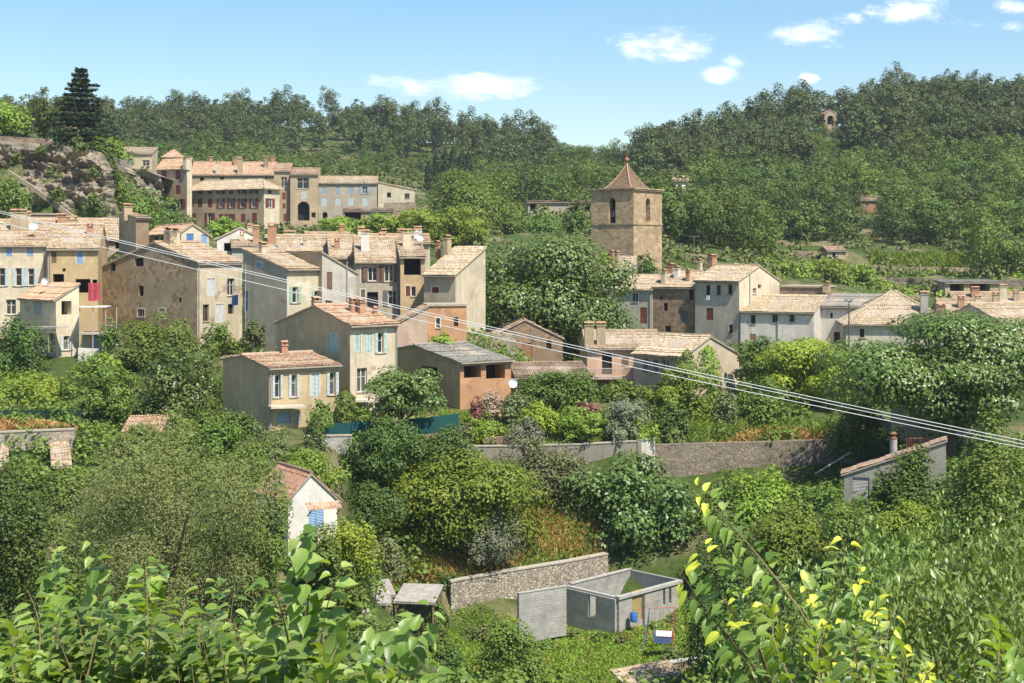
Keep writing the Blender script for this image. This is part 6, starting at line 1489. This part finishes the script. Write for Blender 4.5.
def shrub(name, label, root_px, root_Y, shoots, seed, ll=.085, wf=1.0, tipn=3, fill=0, fillbox=None, group=None):
    """shoots: (px_tip, py_tip, Y, px_base, py_base, leaf count)"""
    rng = random.Random(seed); X = XP(root_px, root_Y); g = gz(X, root_Y)
    root = empty(name, (X, root_Y, g)); tag(root, label, 'shrub', group); o = Vector((X, root_Y, g))
    st = MB(); ad, yo = [], []
    for (tx, ty, Y, bx, by, n) in shoots:
        tip = P(tx, ty, Y) - o; b = P(bx, by, Y+rng.uniform(-.3,.5)) - o
        bend = Vector((rng.uniform(-.05,.05), rng.uniform(-.08,.08), rng.uniform(-.02,.05)))
        shoot(st, ad, yo, b, tip, bend, n, ll, rng, tipn, wf=wf)
        # the older branch that carries the shoot comes out of the ground at the root
        r0 = Vector((rng.uniform(-.2,.2), rng.uniform(-.2,.2), -.3)); c1 = b - (tip-b)*.9; pl = []
        for q in range(9):
            u = q/8; pl.append(r0*(1-u)**2 + c1*2*u*(1-u) + b*u*u)
        st.tube(pl, [.009 - .0055*q/8 for q in range(9)], 5)
    inn = []
    if fill:
        x0, x1, y0, y1, Ya, Yb = fillbox
        for _ in range(fill):
            px = rng.uniform(x0, x1); Y = rng.uniform(Ya, Yb); py = y0 + (y1-y0)*rng.random()**.8
            p = P(px, py, Y) - o; d = Vector((rng.uniform(-.35,.35), rng.uniform(-.35,.25), 1)).normalized(); L = rng.uniform(.18, .38)
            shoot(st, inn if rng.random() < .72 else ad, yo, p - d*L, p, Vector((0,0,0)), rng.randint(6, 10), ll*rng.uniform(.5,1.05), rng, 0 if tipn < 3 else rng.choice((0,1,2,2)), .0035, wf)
    st.build('stem', STEM, root)
    link('foliage', leaves_mesh('leaves', ad, BROAD, rng), root)
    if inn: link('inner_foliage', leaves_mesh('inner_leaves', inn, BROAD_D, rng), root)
    if yo: link('young_foliage', leaves_mesh('young_leaves', yo, YOUNG, rng), root)
    return root
shrub('leafy_shrub', 'leafy shrub with upright shoots nearest the lower west corner', 30, 5.6, [(24,592,5.2,30,690,9), (56,600,5.6,60,700,8), (8,628,5.0,4,700,7), (44,548,6.4,70,690,9)], 1, .074, .90, 0, 230, (-40,90,610,720,4.6,6.6))
shrub('leafy_shrub', 'leafy shrub with the tallest pointed shoot in the thicket', 95, 5.8, [(90,530,5.4,96,690,14), (60,545,5.9,84,660,10), (118,600,5.0,110,700,8), (145,560,5.6,128,700,11)], 2, .074, .90, 0, 235, (50,150,600,720,4.7,6.6))
shrub('leafy_shrub', 'pale leafy shrub with a forked tip beside the tallest shoot', 165, 5.4, [(146,562,5.3,150,690,12), (168,572,5.5,148,660,9), (186,600,5.6,190,700,8), (200,575,6.2,186,690,8)], 3, .074, .90, 0, 235, (130,225,615,720,4.6,6.4))
shrub('leafy_shrub', 'low leafy shrub filling the middle of the thicket', 240, 5.6, [(238,588,5.6,246,700,9), (222,572,6.0,214,690,8), (262,600,5.5,262,700,9), (276,640,5.0,272,710,7)], 4, .074, .90, 0, 235, (200,300,620,720,4.7,6.6))
shrub('mulberry_shrub', 'tall dark-leaved shrub with two shoots rising before the white garden house', 300, 4.6, [(297,536,4.3,296,690,14), (340,566,4.4,318,680,11), (268,574,4.4,290,650,6), (352,628,4.2,330,700,8), (326,600,4.6,312,690,9)], 5, .080, .86, 0, 80, (262,372,636,720,4.1,5.2))
shrub('mulberry_shrub', 'leafy shrub reaching sideways under the garden sheds', 390, 4.8, [(430,606,4.6,360,690,10), (424,638,4.4,350,700,9), (392,660,4.3,384,720,7), (446,676,4.4,420,720,5), (372,640,4.9,360,710,8)], 6, .078, .86, 0, 60, (340,430,662,720,4.2,5.2))
def cutout(*a, **k): return shrub('elm_shrub', *a, **k)
cutout('elm shrub with a long arching yellow-tipped shoot', 790, 4.2, [(696,492,3.9,800,610,20), (704,545,3.9,756,640,15), (686,576,3.8,752,664,11), (740,600,4.0,770,690,10)], 11, .056, .62, 4, 0, (730,800,640,720,3.7,4.4))
cutout('elm shrub with three bright yellow sprays at its top', 850, 4.2, [(846,535,4.1,818,660,13), (862,572,4.0,826,680,12), (800,585,4.2,824,690,10), (836,620,3.9,834,720,10), (780,622,4.0,800,700,9), (814,600,4.4,806,700,11)], 12, .060, .70, 3, 40, (780,880,610,720,3.6,4.6))
cutout('low elm shrub with yellow leaf tips under the cherry trees', 900, 4.2, [(892,615,4.0,868,720,9), (908,640,4.0,880,720,9), (930,672,3.9,890,730,8), (722,630,3.8,760,690,8), (876,600,4.3,866,700,10)], 13, .060, .70, 3, 40, (840,930,640,720,3.6,4.5))
cutout('pale-leaved shoot standing upright at the lower east corner', 985, 4.6, [(996,626,4.4,994,720,15), (1012,660,4.2,1016,730,8), (966,660,4.4,962,730,8)], 14, .058, .8, 0, 26, (935,1040,664,725,4.0,4.8))

# ------------------------------------------------------------------ overhead cables
CABLE = plain((.74,.74,.72), .45, .5, .08, name='cable_sheath')
for i, (ya, ym, yb, dY, lab) in enumerate(((211,324.5,441,0,'uppermost of the three white overhead cables crossing the village'), (213,327,444.5,.6,'middle one of the three white overhead cables, close under the uppermost'), (222.5,334,448,1.2,'lowest white overhead cable, set apart from the other two'))):
    pts = []
    for k in range(41):
        t = -.35 + 1.7*k/40
        px = 1024*t; a = ya; b = yb; m = ym - (a + (b-a)*(480/1024)); s = 480/1024
        py = a + (b-a)*t + m*(t*(1-t))/(s*(1-s)); Y = 58 - 16*t + dY
        pts.append(P(px, py, Y))
    c = MB(); c.tube(pts, [.0125 if i != 1 else .012]*len(pts), 6); o = c.build('overhead_cable', CABLE); tag(o, lab, 'cable')

# ------------------------------------------------------------------ sky, clouds, sun, camera
SUN_EL, SUN_H = R(57), Vector((.63, -.777, 0)).normalized()
sd = Vector((SUN_H.x*math.cos(SUN_EL), SUN_H.y*math.cos(SUN_EL), math.sin(SUN_EL)))
w = bpy.data.worlds.new('World'); SC.world = w; w.use_nodes = True
nt = w.node_tree; nt.nodes.clear()
def N(typ, ins=None, **kw):
    x = nt.nodes.new(typ)
    for k, v in kw.items(): setattr(x, k, v)
    for k, v in (ins or {}).items():
        if isinstance(v, bpy.types.NodeSocket): nt.links.new(v, x.inputs[k])
        else: x.inputs[k].default_value = v
    return x
sky = N('ShaderNodeTexSky', sky_type='NISHITA', sun_disc=False, sun_elevation=SUN_EL, sun_rotation=math.atan2(SUN_H.x, SUN_H.y), air_density=1.15, dust_density=.8, ozone_density=1.6, altitude=300)
dirn = N('ShaderNodeTexCoord').outputs['Generated']
sep = N('ShaderNodeSeparateXYZ', {0: dirn})
def M(op, a, b=0.0, c=None):
    ins = {0: a, 1: b}
    if c is not None: ins[2] = c
    return N('ShaderNodeMath', ins, operation=op).outputs[0]
az = M('DIVIDE', sep.outputs[0], M('MAXIMUM', sep.outputs[1], .05)); el = M('DIVIDE', sep.outputs[2], M('MAXIMUM', sep.outputs[1], .05))
flat = N('ShaderNodeCombineXYZ', {0: az, 1: M('MULTIPLY', el, 2.2)}).outputs[0]
n1 = N('ShaderNodeTexNoise', {'Vector': flat, 'Scale': 26.0, 'Detail': 10.0, 'Roughness': .66}).outputs['Fac']
n2 = N('ShaderNodeTexNoise', {'Vector': flat, 'Scale': 9.0, 'Detail': 3.0, 'Roughness': .5}).outputs['Fac']
total = None
for (px, py, rx, ry, s) in ((468,87,86,16,1.0), (400,80,40,8,.55), (660,46,56,18,1.0), (724,76,26,10,.75), (812,33,44,15,.85), (848,20,26,8,.7), (905,8,52,18,1.0), (1012,6,30,9,.9), (1012,26,18,6,.7), (808,78,14,6,.9), (608,122,8,4,.45), (735,60,16,18,.4), (690,40,30,9,.5), (565,88,12,5,.4), (960,24,40,6,.35)):
    cx, cy = (px-CXP)/F, (HYP-py)/F
    dx = M('DIVIDE', M('SUBTRACT', az, cx), 1.08*rx/F); dy = M('DIVIDE', M('SUBTRACT', el, cy), 1.2*ry/F)
    r2 = M('ADD', M('MULTIPLY', dx, dx), M('MULTIPLY', dy, dy))
    v = M('MULTIPLY', M('SUBTRACT', 1.0, M('MINIMUM', r2, 1.0)), s)
    total = v if total is None else M('MAXIMUM', total, v)
dens = M('ADD', M('MULTIPLY', total, 1.0), M('MULTIPLY', M('SUBTRACT', M('ADD', M('MULTIPLY', n1, .65), M('MULTIPLY', n2, .35)), .53), 4.2))
mr = N('ShaderNodeMapRange', {0: dens, 1: .10, 2: 1.15, 3: 0.0, 4: 1.0}, interpolation_type='SMOOTHSTEP').outputs[0]
mr = M('MULTIPLY', mr, M('GREATER_THAN', total, .001))
mx = N('ShaderNodeMix', data_type='RGBA'); nt.links.new(mr, mx.inputs[0]); nt.links.new(sky.outputs[0], mx.inputs[6]); cc = N('ShaderNodeMix', data_type='RGBA'); nt.links.new(N('ShaderNodeMapRange', {0: n1, 1: .42, 2: .62}).outputs[0], cc.inputs[0]); cc.inputs[6].default_value = (7.0, 7.4, 8.1, 1); cc.inputs[7].default_value = (9.4, 9.4, 9.4, 1); nt.links.new(cc.outputs[2], mx.inputs[7])  # grey-blue cloud shading is mixed into the colour by noise
hs = N('ShaderNodeHueSaturation', {'Saturation': 1.3, 'Value': 1.0, 'Color': sky.outputs[0]}); nt.links.new(hs.outputs[0], mx.inputs[6])
bg = N('ShaderNodeBackground', {'Color': mx.outputs[2], 'Strength': .105}); out = N('ShaderNodeOutputWorld', {'Surface': bg.outputs[0]})
sun = bpy.data.lights.new('sun', 'SUN'); sun.energy = 4.8; sun.angle = R(.53); sun.color = (1, .945, .84)
so = bpy.data.objects.new('sun', sun); COL.objects.link(so); so.rotation_euler = (-sd).to_track_quat('-Z', 'Y').to_euler(); so.location = (60, -60, 120)
cam = bpy.data.cameras.new('camera'); co = bpy.data.objects.new('camera', cam); COL.objects.link(co); SC.camera = co
cam.sensor_fit = 'HORIZONTAL'; cam.sensor_width = 36; cam.lens = F*36/1024; cam.shift_y = -(341.5-HYP)/1024; co.rotation_euler = (R(90), 0, 0); cam.clip_start = .1; cam.clip_end = 4000
SC.view_settings.view_transform = 'Standard'; SC.view_settings.look = 'None'; SC.view_settings.gamma = 1; SC.view_settings.exposure = 0.70; SC.view_settings.use_curve_mapping = False
SC.cycles.max_bounces = 6; SC.cycles.diffuse_bounces = 3; SC.cycles.transmission_bounces = 4; SC.cycles.glossy_bounces = 2; SC.cycles.use_denoising = True; SC.cycles.sample_clamp_indirect = 6

# ------------------------------------------------------------------ summer haze over the valley
hz = MB(); hz.box(-900, 900, -40, 760, -95, 95); ho = hz.build('haze', bpy.data.materials.new('haze_air')); tag(ho, kind='stuff')
hm = ho.data.materials[0]; hm.use_nodes = True; hn = hm.node_tree; hn.nodes.clear()
pv = hn.nodes.new('ShaderNodeVolumePrincipled'); pv.inputs['Color'].default_value = (.82, .90, 1.0, 1); pv.inputs['Density'].default_value = .00015; pv.inputs['Anisotropy'].default_value = .2
hn.links.new(pv.outputs[0], hn.nodes.new('ShaderNodeOutputMaterial').inputs['Volume'])
